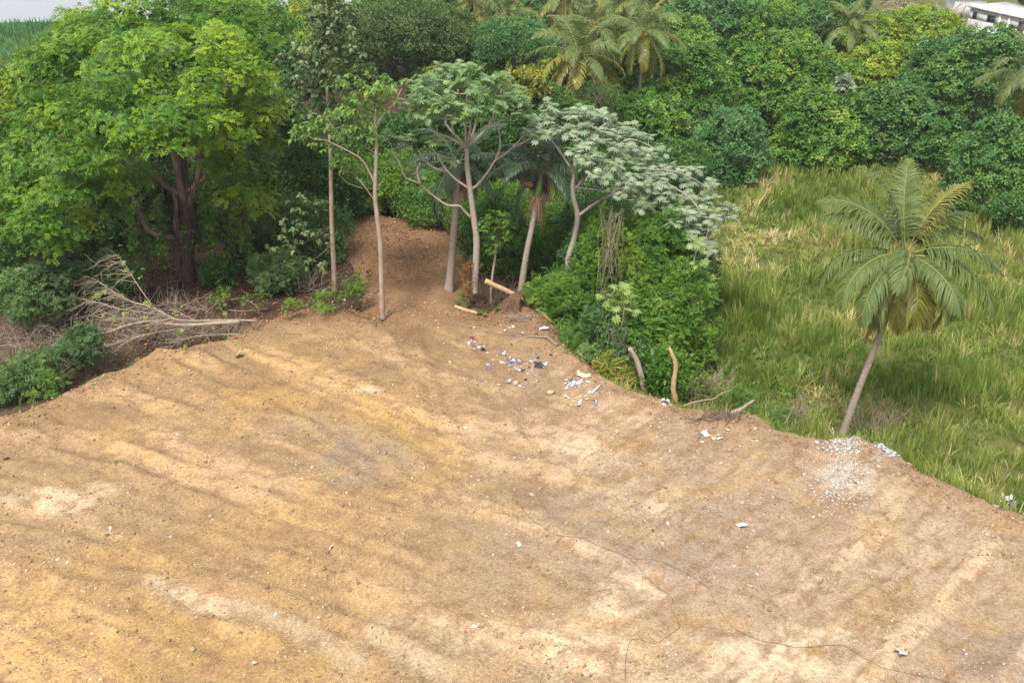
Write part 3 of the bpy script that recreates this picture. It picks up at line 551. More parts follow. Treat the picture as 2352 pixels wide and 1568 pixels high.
for i, a in enumerate([
    ('dark bush behind the leaning log', 1140, 560, 52, 82, 65, 'dark', SPR), ('mid green bush left of the crownshaft palm stem', 1130, 490, 66, 60, 70, 'thick', SPR), ('bush right of the crownshaft palm stem', 1255, 560, 52, 66, 66, 'thick', SPR), ('yellow green bush over the bank right of the log', 1300, 690, 52, 52, 57, 'thick', PINF), 
    ('deep green bush beneath the silvery canopy at its left', 1380, 520, 72, 70, 66, 'mangod', SPR), ('tall leafy bush in the middle of the thicket', 1430, 600, 84, 92, 60, 'thick', PINF), ('bright feathery bush climbing the dead trunk', 1520, 560, 66, 82, 59, 'thick', PINF), ('bluish bush in the heart of the thicket', 1530, 660, 66, 56, 57, 'feather', PINF),
    ('shaded bush over the foot of the bank', 1340, 780, 62, 56, 54, 'thick', PINF), ('dense bush left of the broken stump', 1410, 790, 66, 66, 52, 'feather', PINF), ('bush behind the broken stump', 1500, 760, 62, 72, 52.5, 'thick', PINF), ('bush between the stump and the white snag', 1525, 858, 36, 46, 49, 'thick', SPR), ('low bush right of the white snag', 1600, 868, 26, 26, 50, 'thick', PINF),
    ('spreading low bush at the rim of the bank', 1705, 918, 34, 18, 48.5, 'thick', PINF), ('small bush between rim and leaning palm', 1788, 950, 24, 18, 47, 'thick', PINF), ('yellowing bush hanging over the bank', 1395, 850, 40, 22, 50, 'gold', PINF), ('narrow bush under the right end of the silvery canopy', 1590, 620, 40, 70, 60, 'feather', SPR), ('ferny bush below the drooping branch', 1570, 770, 46, 60, 54, 'thick', PINF)]):
    shrub(*a, seed=110 + i, group=TH, fill=.5)

for i, (lb, px, py, rx, ry, Y, m_, tm) in enumerate([('tall leafy column in the middle of the thicket, vines all over it', 1390, 600, 66, 125, 56.8, 'thick', PINF), ('tallest bushy tree of the thicket, right under the silvery canopy', 1505, 590, 84, 135, 55.8, 'thick', PINF), ('bushy tree at the right flank of the thicket, above the white snag', 1572, 700, 56, 120, 53.5, 'thick', PINF), ('bushy tree left of the vine tangled trunk', 1325, 620, 46, 85, 60.5, 'mangod', SPR), ('leafy bush mass just above the broken stumps', 1455, 790, 80, 85, 53, 'thick', PINF), ('ragged bush between the canopy shade and the bank', 1370, 720, 60, 80, 56.5, 'feather', PINF)]):
    leafy('thicket_tree', lb, 'tree', px, py, rx, ry, Y, m_, tm, 10, .34, 24, 170 + i, 'bushy trees of the thicket', bark='bark_dk', tr=.1, low=-.9, jit=.22, rel=(.16, .42), fill=.25, deep=1.0)

# ------------------------------------------------------------------ the big tree on the left
def big_tree():
    r = np.random.default_rng(5); b = np.array([*on(432, 640, -.4)[:2], -.45]); b[2] = float(gz(b[0], b[1])); Yb = b[1]
    o = thing('big_tree', 'biggest bright green tree, left, with a thick forked trunk hung with vines', 'tree', b)
    LB = [(330, 45, 110, 58, 5), (480, 55, 110, 55, 5), (250, 110, 120, 60, 2), (420, 125, 130, 60, -2), (570, 115, 80, 58, 3), (150, 165, 92, 60, 2), (300, 195, 115, 58, -4), (500, 195, 108, 60, -3), (605, 190, 48, 66, 2), (118, 260, 90, 58, -2), (250, 275, 105, 58, -6),
          (420, 265, 108, 50, -6), (560, 280, 85, 58, -1), (95, 350, 95, 58, -4), (215, 368, 86, 52, -7), (375, 318, 98, 40, -7), (490, 325, 72, 36, -5), (600, 330, 44, 46, 0), (60, 440, 70, 52, -5), (160, 445, 76, 50, -7), (255, 425, 50, 42, -6), (95, 515, 66, 40, -7), (25, 525, 48, 40, -6), (205, 510, 38, 38, -6), (575, 395, 52, 36, 0), (640, 260, 30, 40, 2), (60, 200, 60, 50, 3), (200, 60, 60, 40, 6), (20, 300, 50, 60, 1), (545, 440, 55, 42, -3), (250, 480, 44, 38, -6), (600, 470, 40, 40, -1), (300, 400, 50, 40, -2), (520, 385, 48, 36, -4), (130, 560, 60, 34, -6), (45, 470, 60, 50, -5)]
    lobes = []
    for px, py, rx, ry, dy in LB:
        c = at(px, py, Yb + dy); s = mpp(c); rr = r.uniform(.9, 1.05); lobes.append((c, np.array([rx * s * rr, rx * s * .9, ry * s * .95]) * .90))
        for k in range(7):                 # smaller boughs that break the outline
            a = r.uniform(0, 6.28); e = r.uniform(-.2, 1.1); d = np.array([math.cos(a) * math.cos(e), math.sin(a) * math.cos(e), math.sin(e)])
            q = lobes[-1][1] if k == 0 else lobes[-1 - k][1]
            lobes.append((c + d * q * 1.05, q * r.uniform(.3, .5) * [1, 1, .8]))
    main = lobes[::8]
    g = Geo(); P, Nn = lobe_points(lobes, 4.1, r, -.3, .10, .9)
    ax = unit(Nn * .45 + np.array([0, 0, .55]) + r.normal(0, .2, P.shape)); nl = fbm(P[:, 0] * .5 + P[:, 2] * .4, P[:, 1] * .5 + 3, 3)
    t = np.clip(.52 + (nl - .5) * 1.0 + r.normal(0, .17, len(P)), 0, 1); k = r.integers(0, 3, len(P))
    for i in range(3): s_ = k == i; scatter(g, PIN[i], P[s_], ax[s_], .53 * (1 + r.normal(0, .15, s_.sum())), t[s_], r)
    P, Nn = lobe_points([(c, q * .66) for c, q in main], 1.0, r, -.8, .15, .5)
    scatter(g, ROS_WIDE[0], P, unit(Nn + r.normal(0, .5, P.shape)), .75, np.clip(r.normal(.4, .15, len(P)), 0, 1), r)  # larger inner leaves in a darker tint, added to keep the core dark
    link('crown', g.mesh('crown', M['big'], b), o)
    tr = Geo(); tube(tr, catmull([b - [0, 0, .4], at(428, 585, Yb), at(432, 500, Yb), at(424, 440, Yb), at(415, 360, Yb + .5), at(420, 250, Yb + .5)], 6), [.62, .5, .52, .46, .34, .2], 12, lump=.12)
    link('trunk', tr.mesh('trunk', M['bark_dk'], b, True), o)  # dark bark puts the crown's shade into the trunk colour
    for L_, r_ in [([(424, 470), (405, 380), (392, 330), (370, 270), (330, 200)], .24), ([(436, 470), (455, 410), (470, 330), (505, 290), (560, 260)], .24), ([(412, 447), (385, 430), (355, 405), (320, 385), (250, 350)], .2), ([(432, 440), (458, 420), (473, 402), (462, 370), (450, 350)], .17),
                   ([(400, 545), (360, 540), (335, 520), (318, 480), (300, 440)], .2), ([(420, 545), (405, 525), (404, 470), (398, 445)], .22), ([(500, 300), (510, 250), (540, 190), (545, 150)], .16), ([(420, 560), (412, 600), (405, 640)], .10), ([(330, 405), (280, 395), (210, 380)], .11), ([(480, 320), (510, 300), (570, 300), (640, 305)], .10), ([(392, 330), (400, 220), (430, 120)], .14)]:
        g = Geo(); tube(g, catmull([at(x, y, Yb - .3 - .25 * i) for i, (x, y) in enumerate(L_)], 5), [r_, r_ * .85, r_ * .7, r_ * .45], 7, lump=.08); link('limb', g.mesh('limb', M['bark_dk' if r_ < .15 else 'bark'], b, True), o)
    g = Geo()
    for i in range(60):
        px = r.uniform(290, 560); s = at(px, r.uniform(380, 520), Yb - r.uniform(-1, 2.5)); e = s - np.array([r.normal(0, .3), r.normal(0, .3), r.uniform(1.5, 5)]); e[2] = max(e[2], float(gz(e[0], e[1])))
        tube(g, catmull([s, (s + e) / 2 + r.normal(0, .2, 3), e], 4), .022, 4, .4, False)
    link('hanging_vine', g.mesh('hanging_vine', M['bark_dk'], b), o)
    g = Geo(); P = []
    for i in range(34):
        px = r.choice([r.uniform(285, 375), r.uniform(470, 570), r.uniform(400, 470)], p=[.4, .45, .15]); s = at(px, r.uniform(400, 540), Yb - r.uniform(-1.5, 1.0)); n = r.integers(10, 40); q = s + np.stack([r.normal(0, .22, n), r.normal(0, .22, n), -r.random(n) * r.uniform(1, 4)], 1); P.append(q)
    P = np.concatenate(P); P = P[P[:, 2] > 0]; scatter(g, ROS_DROOP[0], P, unit(r.normal(0, .4, P.shape) + [0, 0, 1]), .32, np.clip(r.normal(.5, .2, len(P)), 0, 1), r)
    link('vine_leaves', g.mesh('vine_leaves', M['thick'], b), o)
big_tree()

# ------------------------------------------------------------------ trees with a drawn skeleton
class Skel:
    def __init__(s, Y): s.Y = Y; s.g = Geo(); s.nodes = []; s.main = Geo()
    def limb(s, pts, r0, r1, dy0=0, dy1=0, main=False, n=6, bow=.1):
        m = len(pts); W = [at(x, y, s.Y + dy0 + (dy1 - dy0) * (i / (m - 1))) for i, (x, y) in enumerate(pts)]
        P = catmull(W, 5); tube(s.main if main else s.g, P, np.linspace(r0, r1, 5), n, lump=.06); s.nodes += list(P[2:]); return P
    def twig(s, tip, r0=.035):
        nd = np.array(s.nodes); d = np.linalg.norm(nd - tip, axis=1) + np.maximum(0, nd[:, 2] - tip[2] + .2) * 1.2; k = int(np.argmin(d)); a = nd[k]
        m = (a + tip) / 2 + np.array([0, 0, -.12 * np.linalg.norm(tip - a)]); P = catmull([a, m, tip], 4); tube(s.g, P, [r0, r0 * .8, r0 * .5], 4, cap=False); s.nodes += [P[-2], P[-4]]
        return unit(tip - m)
PALM_MESH = {}
def palmate_mesh(mat, i):
    if (mat, i) not in PALM_MESH:
        q = np.random.default_rng(i); V, F = t_palmate([9, 8, 10, 9][i]); V = V * (1 + q.normal(0, .03, V.shape)); V[4:, 2] -= [.0, .06, .12, .03][i] * np.hypot(V[4:, 0] - .5, V[4:, 1])
        g = Geo(); g.add(V, F, [.35, .5, .62, .8][i]); PALM_MESH[mat, i] = g.mesh('leaf', M[mat])
    return PALM_MESH[mat, i]
def leaf_whorl(tips, r, nl=(6, 9), size=(.5, .7)):
    out = []
    for t in tips:
        n = r.integers(*nl); a0 = r.uniform(0, 6.28)
        for k in range(n):
            out.append((t - np.array([0, 0, .05 * k / n]), a0 + k * 2.4, r.uniform(-.5, .75), r.uniform(*size), r.integers(0, 4)))
    return out
def put_leaves(o, b, leaves, mat, r, limit=300):
    leaves = sorted(leaves, key=lambda q: q[0][1] - q[0][2] * .6)
    for p, a, e, s, i in leaves[:limit]:
        l = link('leaf', palmate_mesh(('cec' if mat == 'silver' else 'thin') if r.random() < .16 and mat != 'pale' else mat, int(i)), o, tuple(p - b)); l.rotation_euler = (r.normal(0, .38), -e + r.normal(0, .2), a); l.scale = (s, s, s)
    if len(leaves) > limit:
        g = Geo()
        for p, a, e, s, i in leaves[limit:]:
            V, F = t_palmate(9); ce, se = math.cos(e), math.sin(e); V = np.stack([V[:, 0] * ce - V[:, 2] * se, V[:, 1], V[:, 0] * se + V[:, 2] * ce], 1) * s
            V = np.stack([V[:, 0] * math.cos(a) - V[:, 1] * math.sin(a), V[:, 0] * math.sin(a) + V[:, 1] * math.cos(a), V[:, 2]], 1); g.add(V + p, F, r.uniform(.2, .9))
        tag(link('foliage', g.mesh('foliage', M[mat], b), o), kind='stuff')
c2 = lambda L: [(631.6 + x / 3, y / 3) for x, y in L]          # readings taken on an enlarged crop
c6 = lambda L: [(631.6 + x / 3, 459.4 + y / 3) for x, y in L]
c7 = lambda L: [(1205.8 + x * .3662, 402 + y * .3662) for x, y in L]
def cecropia_umbrella():
    r = np.random.default_rng(21); b = onground(1091, 672); b = np.array([*at(1091, 668, 57.5)[:2], 0]); b[2] = float(gz(b[0], b[1])) - .1
    S = Skel(b[1]); o = thing('cecropia_tree', 'cecropia with bare candelabra branches and an umbrella of pale leaves in the centre', 'tree', b)
    S.limb([(1091, 672)] + c6([(1375, 600), (1390, 300), (1375, 160)]) + c2([(1345, 1310), (1325, 1150), (1320, 1025)]), .24, .13, main=True, n=9)
    for L_, a, e in [([(1320, 1025), (1310, 830), (1325, 620), (1320, 520)], 0, .5), ([(1315, 1010), (1240, 930), (1212, 810), (1215, 740)], 0, -1.5), ([(1312, 1015), (1200, 950), (1120, 915), (1040, 850), (990, 780)], 0, 1), ([(1320, 1010), (1370, 900), (1400, 740), (1400, 640)], 0, 2), ([(1325, 1005), (1400, 950), (1470, 870), (1540, 700), (1560, 620)], 0, -1.2),
                     ([(1330, 1005), (1440, 910), (1500, 862), (1590, 815), (1680, 770)], 0, 1.2), ([(1320, 1015), (1180, 860), (1180, 800), (1120, 700)], 0, 2.5), ([(1330, 1000), (1345, 850), (1290, 700), (1260, 620)], 0, -2.5),
                     ([(1345, 1305), (1250, 1240), (1180, 1170), (1110, 1060), (1060, 1005)], 0, -1), ([(1190, 1185), (1100, 1160), (1040, 1115), (990, 1040)], 0, -1.5), ([(1350, 1305), (1400, 1270), (1470, 1180), (1520, 1105), (1600, 1050), (1690, 960), (1720, 900)], 0, .8), ([(1520, 1105), (1552, 1000), (1540, 880)], .5, -.3), ([(1640, 1010), (1720, 980), (1770, 940)], .6, 1),
                     ([(1350, 1500), (1300, 1450), (1270, 1420), (1180, 1410), (1080, 1340), (1000, 1270), (960, 1250), (900, 1220), (855, 1120)], 0, -1.5), ([(1000, 1270), (980, 1180), (1000, 1120)], -1, -1.2)]:
        S.limb(c2(L_), .085, .035, a, e, n=7)
    tips = []
    c = at(*c2([(1320, 760)])[0], b[1]); s = mpp(c)
    for k in range(105):
        a = r.uniform(0, 6.28); e = math.asin(r.uniform(.02, 1)); d = np.array([math.cos(a) * math.cos(e), math.sin(a) * math.cos(e), math.sin(e)])
        tips.append(c + d * np.array([128 * s, 105 * s, 106 * s]) * r.uniform(.78, 1.05))
    for x, y in [(780, 940), (930, 950), (860, 970), (1060, 960), (1110, 980), (830, 1090), (900, 1020), (1010, 1210), (960, 1200), (1200, 1090), (1690, 770), (1720, 800), (1770, 920), (1050, 1290), (1290, 830), (900, 700), (930, 770), (980, 820), (1700, 700), (1730, 760)]:
        tips.append(at(*c2([(x, y)])[0], b[1] + r.uniform(-1.2, .8)))
    for t in tips: S.twig(t)
    link('trunk', S.main.mesh('trunk', M['bark_cec'], b, True), o); link('branch', S.g.mesh('branch', M['bark_cec'], b, True), o)
    put_leaves(o, b, leaf_whorl(tips, r, (7, 10), (.48, .74)), 'cec', r)
cecropia_umbrella()
def cecropia_silver():
    r = np.random.default_rng(22); p = at(1306, 655, 58.5); b = np.array([p[0], p[1], float(gz(p[0], p[1]))])
    S = Skel(b[1]); o = thing('cecropia_tree', 'silver leaved cecropia whose canopy sweeps down to the right over the thicket', 'tree', b)
    S.limb([(1306, 720)] + c7([(275, 660), (272, 530), (310, 400), (330, 260), (308, 160), (300, 80), (308, 0)]) + [(1323, 350), (1325, 300)], .23, .10, main=True, n=9)
    S.limb([(1326, 498), (1366, 468), (1400, 450), (1430, 440), (1480, 430), (1530, 420)], .11, .05, 0, -1); S.limb([(1400, 450), (1450, 405), (1500, 390), (1570, 400), (1640, 440)], .08, .03, -.4, .5)
    S.limb([(1318, 440), (1350, 400), (1400, 350), (1450, 320), (1520, 350)], .1, .04, 0, 1.5); S.limb([(1320, 400), (1280, 340), (1250, 300)], .08, .03, 0, -.5); S.limb([(1323, 360), (1370, 300), (1420, 270)], .08, .03, 0, 1)
    S.limb([(1480, 430), (1540, 480), (1600, 500), (1660, 495)], .07, .03, -.6, -1.5); S.limb([(1530, 420), (1590, 460), (1620, 520), (1640, 590)], .06, .025, -1, -2); S.limb([(1319, 430), (1360, 435), (1400, 440)], .06, .03, 0, -2)
    tips = []
    poly = [(1225, 262), (1250, 238), (1300, 236), (1345, 238), (1400, 258), (1450, 285), (1500, 322), (1545, 350), (1590, 378), (1630, 410), (1660, 450), (1690, 488), (1690, 510), (1640, 520), (1640, 580), (1600, 575), (1560, 520), (1500, 490), (1440, 470), (1380, 440), (1345, 400), (1320, 350), (1280, 335), (1235, 320)]
    n = 0
    def inside(x, y):
        c = False
        for (ax, ay), (bx, by) in zip(poly, poly[1:] + poly[:1]):
            if (ay > y) != (by > y) and x < (bx - ax) * (y - ay) / (by - ay) + ax: c = not c
        return c
    while n < 235:
        x, y = r.uniform(1220, 1700), r.uniform(232, 590)
        if not inside(x, y): continue
        # the canopy is a tilted roof: high and far at the upper rim, nearer and lower along the lower rim
        rim = 236 + max(0, x - 1345) * .62; f = np.clip((y - rim) / 130, 0, 1.2); tips.append(at(x, y, b[1] + 2.2 - 4.5 * f + r.normal(0, .5))); n += 1
    for t in tips: S.twig(t, .03)
    link('trunk', S.main.mesh('trunk', M['bark_cec'], b, True), o); link('branch', S.g.mesh('branch', M['bark_cec'], b, True), o)
    put_leaves(o, b, leaf_whorl(tips, r, (7, 10), (.48, .74)), 'silver', r)
cecropia_silver()
def small_cecropia(label, trunk_px, tips_px, Y, r0, mat, seed, name='cecropia_sapling', cat='sapling', limbs=()):
    r = np.random.default_rng(seed); p = at(*trunk_px[0], Y); b = np.array([p[0], p[1], min(p[2], float(gz(p[0], p[1])))]); S = Skel(Y); o = thing(name, label, cat, b)
    S.limb(trunk_px, r0, r0 * .45, main=True, n=7)
    for L_ in limbs: S.limb(L_, r0 * .5, r0 * .2, 0, -.3)
    tips = [at(x, y, Y + r.uniform(-.5, .5)) for x, y in tips_px]
    for t in tips: S.twig(t, .025)
    link('trunk', S.main.mesh('trunk', M['bark_cec'], b, True), o); link('branch', S.g.mesh('branch', M['bark_cec'], b, True), o)
    put_leaves(o, b, leaf_whorl(tips, r, (5, 8), (.5, .8)), mat, r)
small_cecropia('sapling with a few big pale leaves rising from the thicket', [(1422, 830), (1425, 770), (1432, 720), (1440, 672)], [(1440, 662), (1455, 685), (1395, 685), (1412, 700), (1385, 680), (1452, 710), (1408, 718), (1425, 665)], 51.5, .07, 'pale', 31)
small_cecropia('broken leaning branch with pale young leaves right of the thicket', c7([(900, 925), (960, 912), (1060, 882), (1080, 830), (1088, 730), (1065, 640), (1058, 560)]), c7([(1085, 560), (1110, 690), (1150, 670), (1060, 430), (1100, 440), (1075, 600), (1165, 660), (1070, 850)]), 53.5, .11, 'pale', 32, 'leaning_branch', 'branch', [c7([(960, 912), (975, 800), (1000, 650), (1050, 560), (1075, 480)]), c7([(1065, 640), (1110, 560), (1150, 500), (1135, 410), (1155, 330)])])

def thin_tree():
    r = np.random.default_rng(41); b = np.array([*at(880, 724, 54.6)[:2], 0]); b[2] = float(gz(b[0], b[1])) - .1; S = Skel(b[1])
    o = thing('thin_tree', 'thin pale trunked tree standing at the mouth of the dirt path', 'tree', b)
    S.limb([(879, 726)] + c6([(740, 800), (733, 500), (725, 300), (700, 80)]) + c2([(690, 1350), (693, 1200), (698, 1020), (690, 880), (692, 780)]), .17, .08, main=True, n=8)
    S.limb(c2([(690, 880), (740, 800), (830, 700), (870, 620), (975, 510)]), .06, .02, 0, .6); S.limb(c2([(690, 1270), (640, 1165), (600, 1105), (540, 1060), (400, 990), (340, 965)]), .07, .025, 0, -1); S.limb(c2([(690, 1390), (620, 1290), (560, 1220)]), .035, .02, 0, -.3); S.limb(c2([(605, 1300), (500, 1260), (440, 1200)]), .02, .01, -.3, -.8)
    S.limb(c2([(690, 780), (660, 720), (620, 680)]), .04, .02, 0, .3); S.limb(c2([(692, 1060), (650, 1030), (610, 1000)]), .025, .012); S.limb(c2([(700, 1290), (740, 1250), (755, 1220)]), .02, .01); S.limb(c2([(850, 660), (830, 640), (810, 620)]), .02, .012)
    g = Geo()
    lob = [(640, 590, 60, 24), (540, 560, 55, 22), (780, 570, 60, 24), (900, 570, 34, 18), (700, 640, 80, 24), (600, 660, 60, 20), (560, 740, 90, 26), (420, 780, 50, 22), (180, 900, 50, 30), (280, 860, 60, 28), (240, 960, 50, 24), (360, 940, 40, 20), (460, 900, 60, 30), (560, 850, 60, 30), (480, 1100, 60, 30), (540, 1180, 50, 26), (420, 1130, 40, 20), (640, 920, 40, 24), (620, 1230, 30, 20), (800, 720, 50, 24), (330, 1010, 40, 18), (560, 990, 50, 26)]
    L_ = []
    for x, y, rx, ry in lob:
        c = at(*c2([(x, y)])[0], b[1] + r.uniform(-1, .8)); s = mpp(c); L_.append((c, np.array([rx * s / 3 * 1.25, rx * s / 3 * 1.1, ry * s / 3 * 1.35]))); S.twig(c, .02)
    P, Nn = lobe_points(L_, 9, r, -.6, .2, .5); P2 = P + r.normal(0, .15, P.shape)
    scatter(g, ROS_DROOP[0], P2, unit(r.normal(0, .3, P.shape) + [0, 0, 1]), .34, np.clip(r.normal(.5, .22, len(P)), 0, 1), r)
    link('trunk', S.main.mesh('trunk', M['bark_pale'], b, True), o); link('branch', S.g.mesh('branch', M['bark_pale'], b, True), o); link('crown', g.mesh('crown', M['thin'], b), o)
thin_tree()
def slender_tree():
    r = np.random.default_rng(42); b = np.array([*at(770, 668, 58)[:2], 0]); b[2] = float(gz(b[0], b[1])) - .1; S = Skel(b[1])
    o = thing('slender_tree', 'tall slender grey green tree with drooping leaves and a straight bare lower trunk', 'tree', b)
    S.limb([(768, 672), (766, 600), (762, 520), (760, 420), (758, 330), (752, 220), (746, 100), (744, -20)], .17, .05, main=True, n=8)
    L_ = []
    for k in range(46):
        f = r.random() ** .8; y = -30 + 350 * f; half = 24 + 85 * min(1, f * 1.15) * (1 - .35 * max(0, f - .7) / .3); x = 748 + r.uniform(-1, 1) * half + (8 if f > .5 else 0)
        c = at(x, y, b[1] + r.uniform(-1, 1) * half * mpp(b) * .7); s = mpp(c); q = r.uniform(16, 30) * s; L_.append((c, np.array([q * 1.2, q * 1.2, q]))); S.twig(c, .03)
    for x, y in [(700, 470), (680, 520), (735, 540), (725, 600), (660, 560)]:
        c = at(x, y, b[1] - .5); s = mpp(c); L_.append((c, np.array([24, 20, 16]) * s)); S.twig(c, .02)
    for L2 in ([(764, 560), (730, 590), (700, 600), (672, 606)], [(762, 520), (725, 545), (690, 560)]):
        S2 = Skel(S.Y); S2.limb(L2, .03, .01, 0, -.6); link('branch', S2.g.mesh('branch', M['bark'], b, True), o)
    P, Nn = lobe_points(L_, 4.4, r, -.8, .26, .5); P = P + r.normal(0, .16, P.shape); g = Geo()
    for i in range(2): scatter(g, ROS_DROOP[i], P[i::2], unit(r.normal(0, .35, P[i::2].shape) + [0, 0, 1]), .36, np.clip(r.normal(.48, .22, len(P[i::2])), 0, 1), r)
    link('trunk', S.main.mesh('trunk', M['bark_pale'], b, True), o); link('branch', S.g.mesh('branch', M['bark'], b, True), o); link('crown', g.mesh('crown', M['slender'], b), o)
slender_tree()
def stem_tree(label, pts, Y, r0, mat, leaf, lobes, seed, bark='bark'):
    r = np.random.default_rng(seed); p = at(*pts[0], Y); b = np.array([p[0], p[1], float(gz(p[0], p[1])) - .1]); S = Skel(Y); o = thing('young_tree', label, 'tree', b)
    S.limb(pts, r0, r0 * .4, main=True, n=6); L_ = []
    for x, y, rx, ry in lobes:
        c = at(x, y, Y + r.uniform(-.4, .4)); s = mpp(c); L_.append((c, np.array([rx * s, rx * s, ry * s]))); S.twig(c, r0 * .25)
    P, Nn = lobe_points(L_, 9, r, -.7, .2, .5); g = Geo(); scatter(g, leaf[0], P, unit(r.normal(0, .4, P.shape) + [0, 0, 1]), .32, np.clip(r.normal(.55, .2, len(P)), 0, 1), r)
    link('trunk', S.main.mesh('trunk', M[bark], b, True), o); link('branch', S.g.mesh('branch', M[bark], b, True), o); link('crown', g.mesh('crown', M[mat], b), o)
stem_tree('spindly tree behind the leaning log with round leaves', c6([(1495, 790), (1490, 600), (1518, 380), (1525, 250), (1530, 150)]), 58, .1, 'thick', ROS_WIDE, [(1140, 535, 26, 20), (1120, 520, 22, 18), (1155, 520, 20, 20), (1140, 500, 24, 18), (1128, 560, 20, 16)], 51, 'bark_pale')
stem_tree('young yellow green tree on the bank below the leaning log', c6([(1960, 990), (1985, 850), (2010, 700), (2000, 620)]), 54.5, .1, 'thick', PINF, [(1290, 665, 30, 18), (1310, 650, 26, 16), (1275, 680, 24, 18), (1325, 690, 26, 20), (1300, 705, 30, 20), (1320, 740, 22, 22), (1285, 730, 20, 20)], 52)
stem_tree('vine wrapped dead trunk in the thicket', c7([(555, 1270), (560, 1130), (590, 980), (620, 860), (640, 700)]), 52.5, .1, 'gold', FINE, [(1410, 790, 12, 30), (1425, 730, 12, 30), (1415, 850, 10, 26), (1430, 690, 10, 20)], 53, 'twig')
stem_tree('tall vine tangled trunk under the silvery canopy', [(1402, 700), (1406, 620), (1412, 540), (1410, 470)], 58.5, .16, 'olive', FINE, [(1398, 520, 20, 40), (1412, 590, 20, 40), (1402, 470, 26, 20), (1400, 650, 16, 30)], 54)
# ------------------------------------------------------------------ palms
FR = {}
def frond_mesh(mat, el, L=1.0, hang=.55, droop=1.7, nl=46, lw=.0085, ll=.24, seed=0):
    key = (mat, el, hang, droop, nl, seed)
    if key in FR: return FR[key]
    q = np.random.default_rng(hash(key[1:]) % 99999 if False else int(abs(el) * 100 + seed * 7 + nl)); m = 26
    s = np.linspace(0, 1, m); a = el - droop * s ** 1.5; T = np.stack([np.cos(a), 0 * a, np.sin(a)], 1); P = np.concatenate([[np.zeros(3)], np.cumsum(T[:-1] / (m - 1), 0)])
    P[:, 1] += .05 * q.normal() * s ** 2
    g = Geo(); tube(g, P * L, [.011 * L, .008 * L, .005 * L, .0015 * L], 5, .95, False)
    V = []; F = []; TT = []
    for i in range(nl):
        t = .16 + .84 * (i + .5) / nl; k = t * (m - 1); k0 = min(int(k), m - 2); p = P[k0] + (P[k0 + 1] - P[k0]) * (k - k0); tg = T[k0]; nr = np.array([-tg[2], 0, tg[0]])
        l = ll * (math.sin(math.pi * min(1, .12 + t * .78)) ** .6) * (1 if t < .8 else 1 - .55 * (t - .8) / .2)
        for sd in (-1, 1):
            fw = .45 + .9 * t ** 3 + q.normal(0, .10); d = unit(np.array([0, sd, 0]) * 1.0 + tg * fw + nr * (.18 + q.normal(0, .10)))
            hg = np.clip(hang * q.uniform(.7, 1.3), 0, 2.5)
            d2 = unit(d + np.array([0, 0, -1]) * hg * .55); d3 = unit(d + np.array([0, 0, -1]) * hg * 1.6)
            wv = unit(np.cross(d, nr * .8 + np.array([0, 0, .3]) + q.normal(0, .25, 3))) * lw; b = len(V); l_ = l * q.uniform(.85, 1.1)
            p1 = p + d * l_ * .25; p2 = p1 + d2 * l_ * .4; p3 = p2 + d3 * l_ * .38
            V += [p - wv * .6, p + wv * .6, p1 - wv, p1 + wv, p2 - wv * .8, p2 + wv * .8, p3]; F += [[b, b + 1, b + 3, b + 2], [b + 2, b + 3, b + 5, b + 4]]
            TT += [.42, .42, .40, .40, .45, .45, .7] if False else list(np.array([.40, .40, .42, .42, .5, .5, .75]) + q.normal(0, .1))
            F.append([b + 4, b + 5, b + 6, b + 6])
    F = np.array(F); V = np.array(V) * L; g.add(V, [F[0::3], F[1::3], F[2::3][:, :3]], np.clip(TT, 0, 1))
    FR[key] = g.mesh('frond', M[mat]); return FR[key]
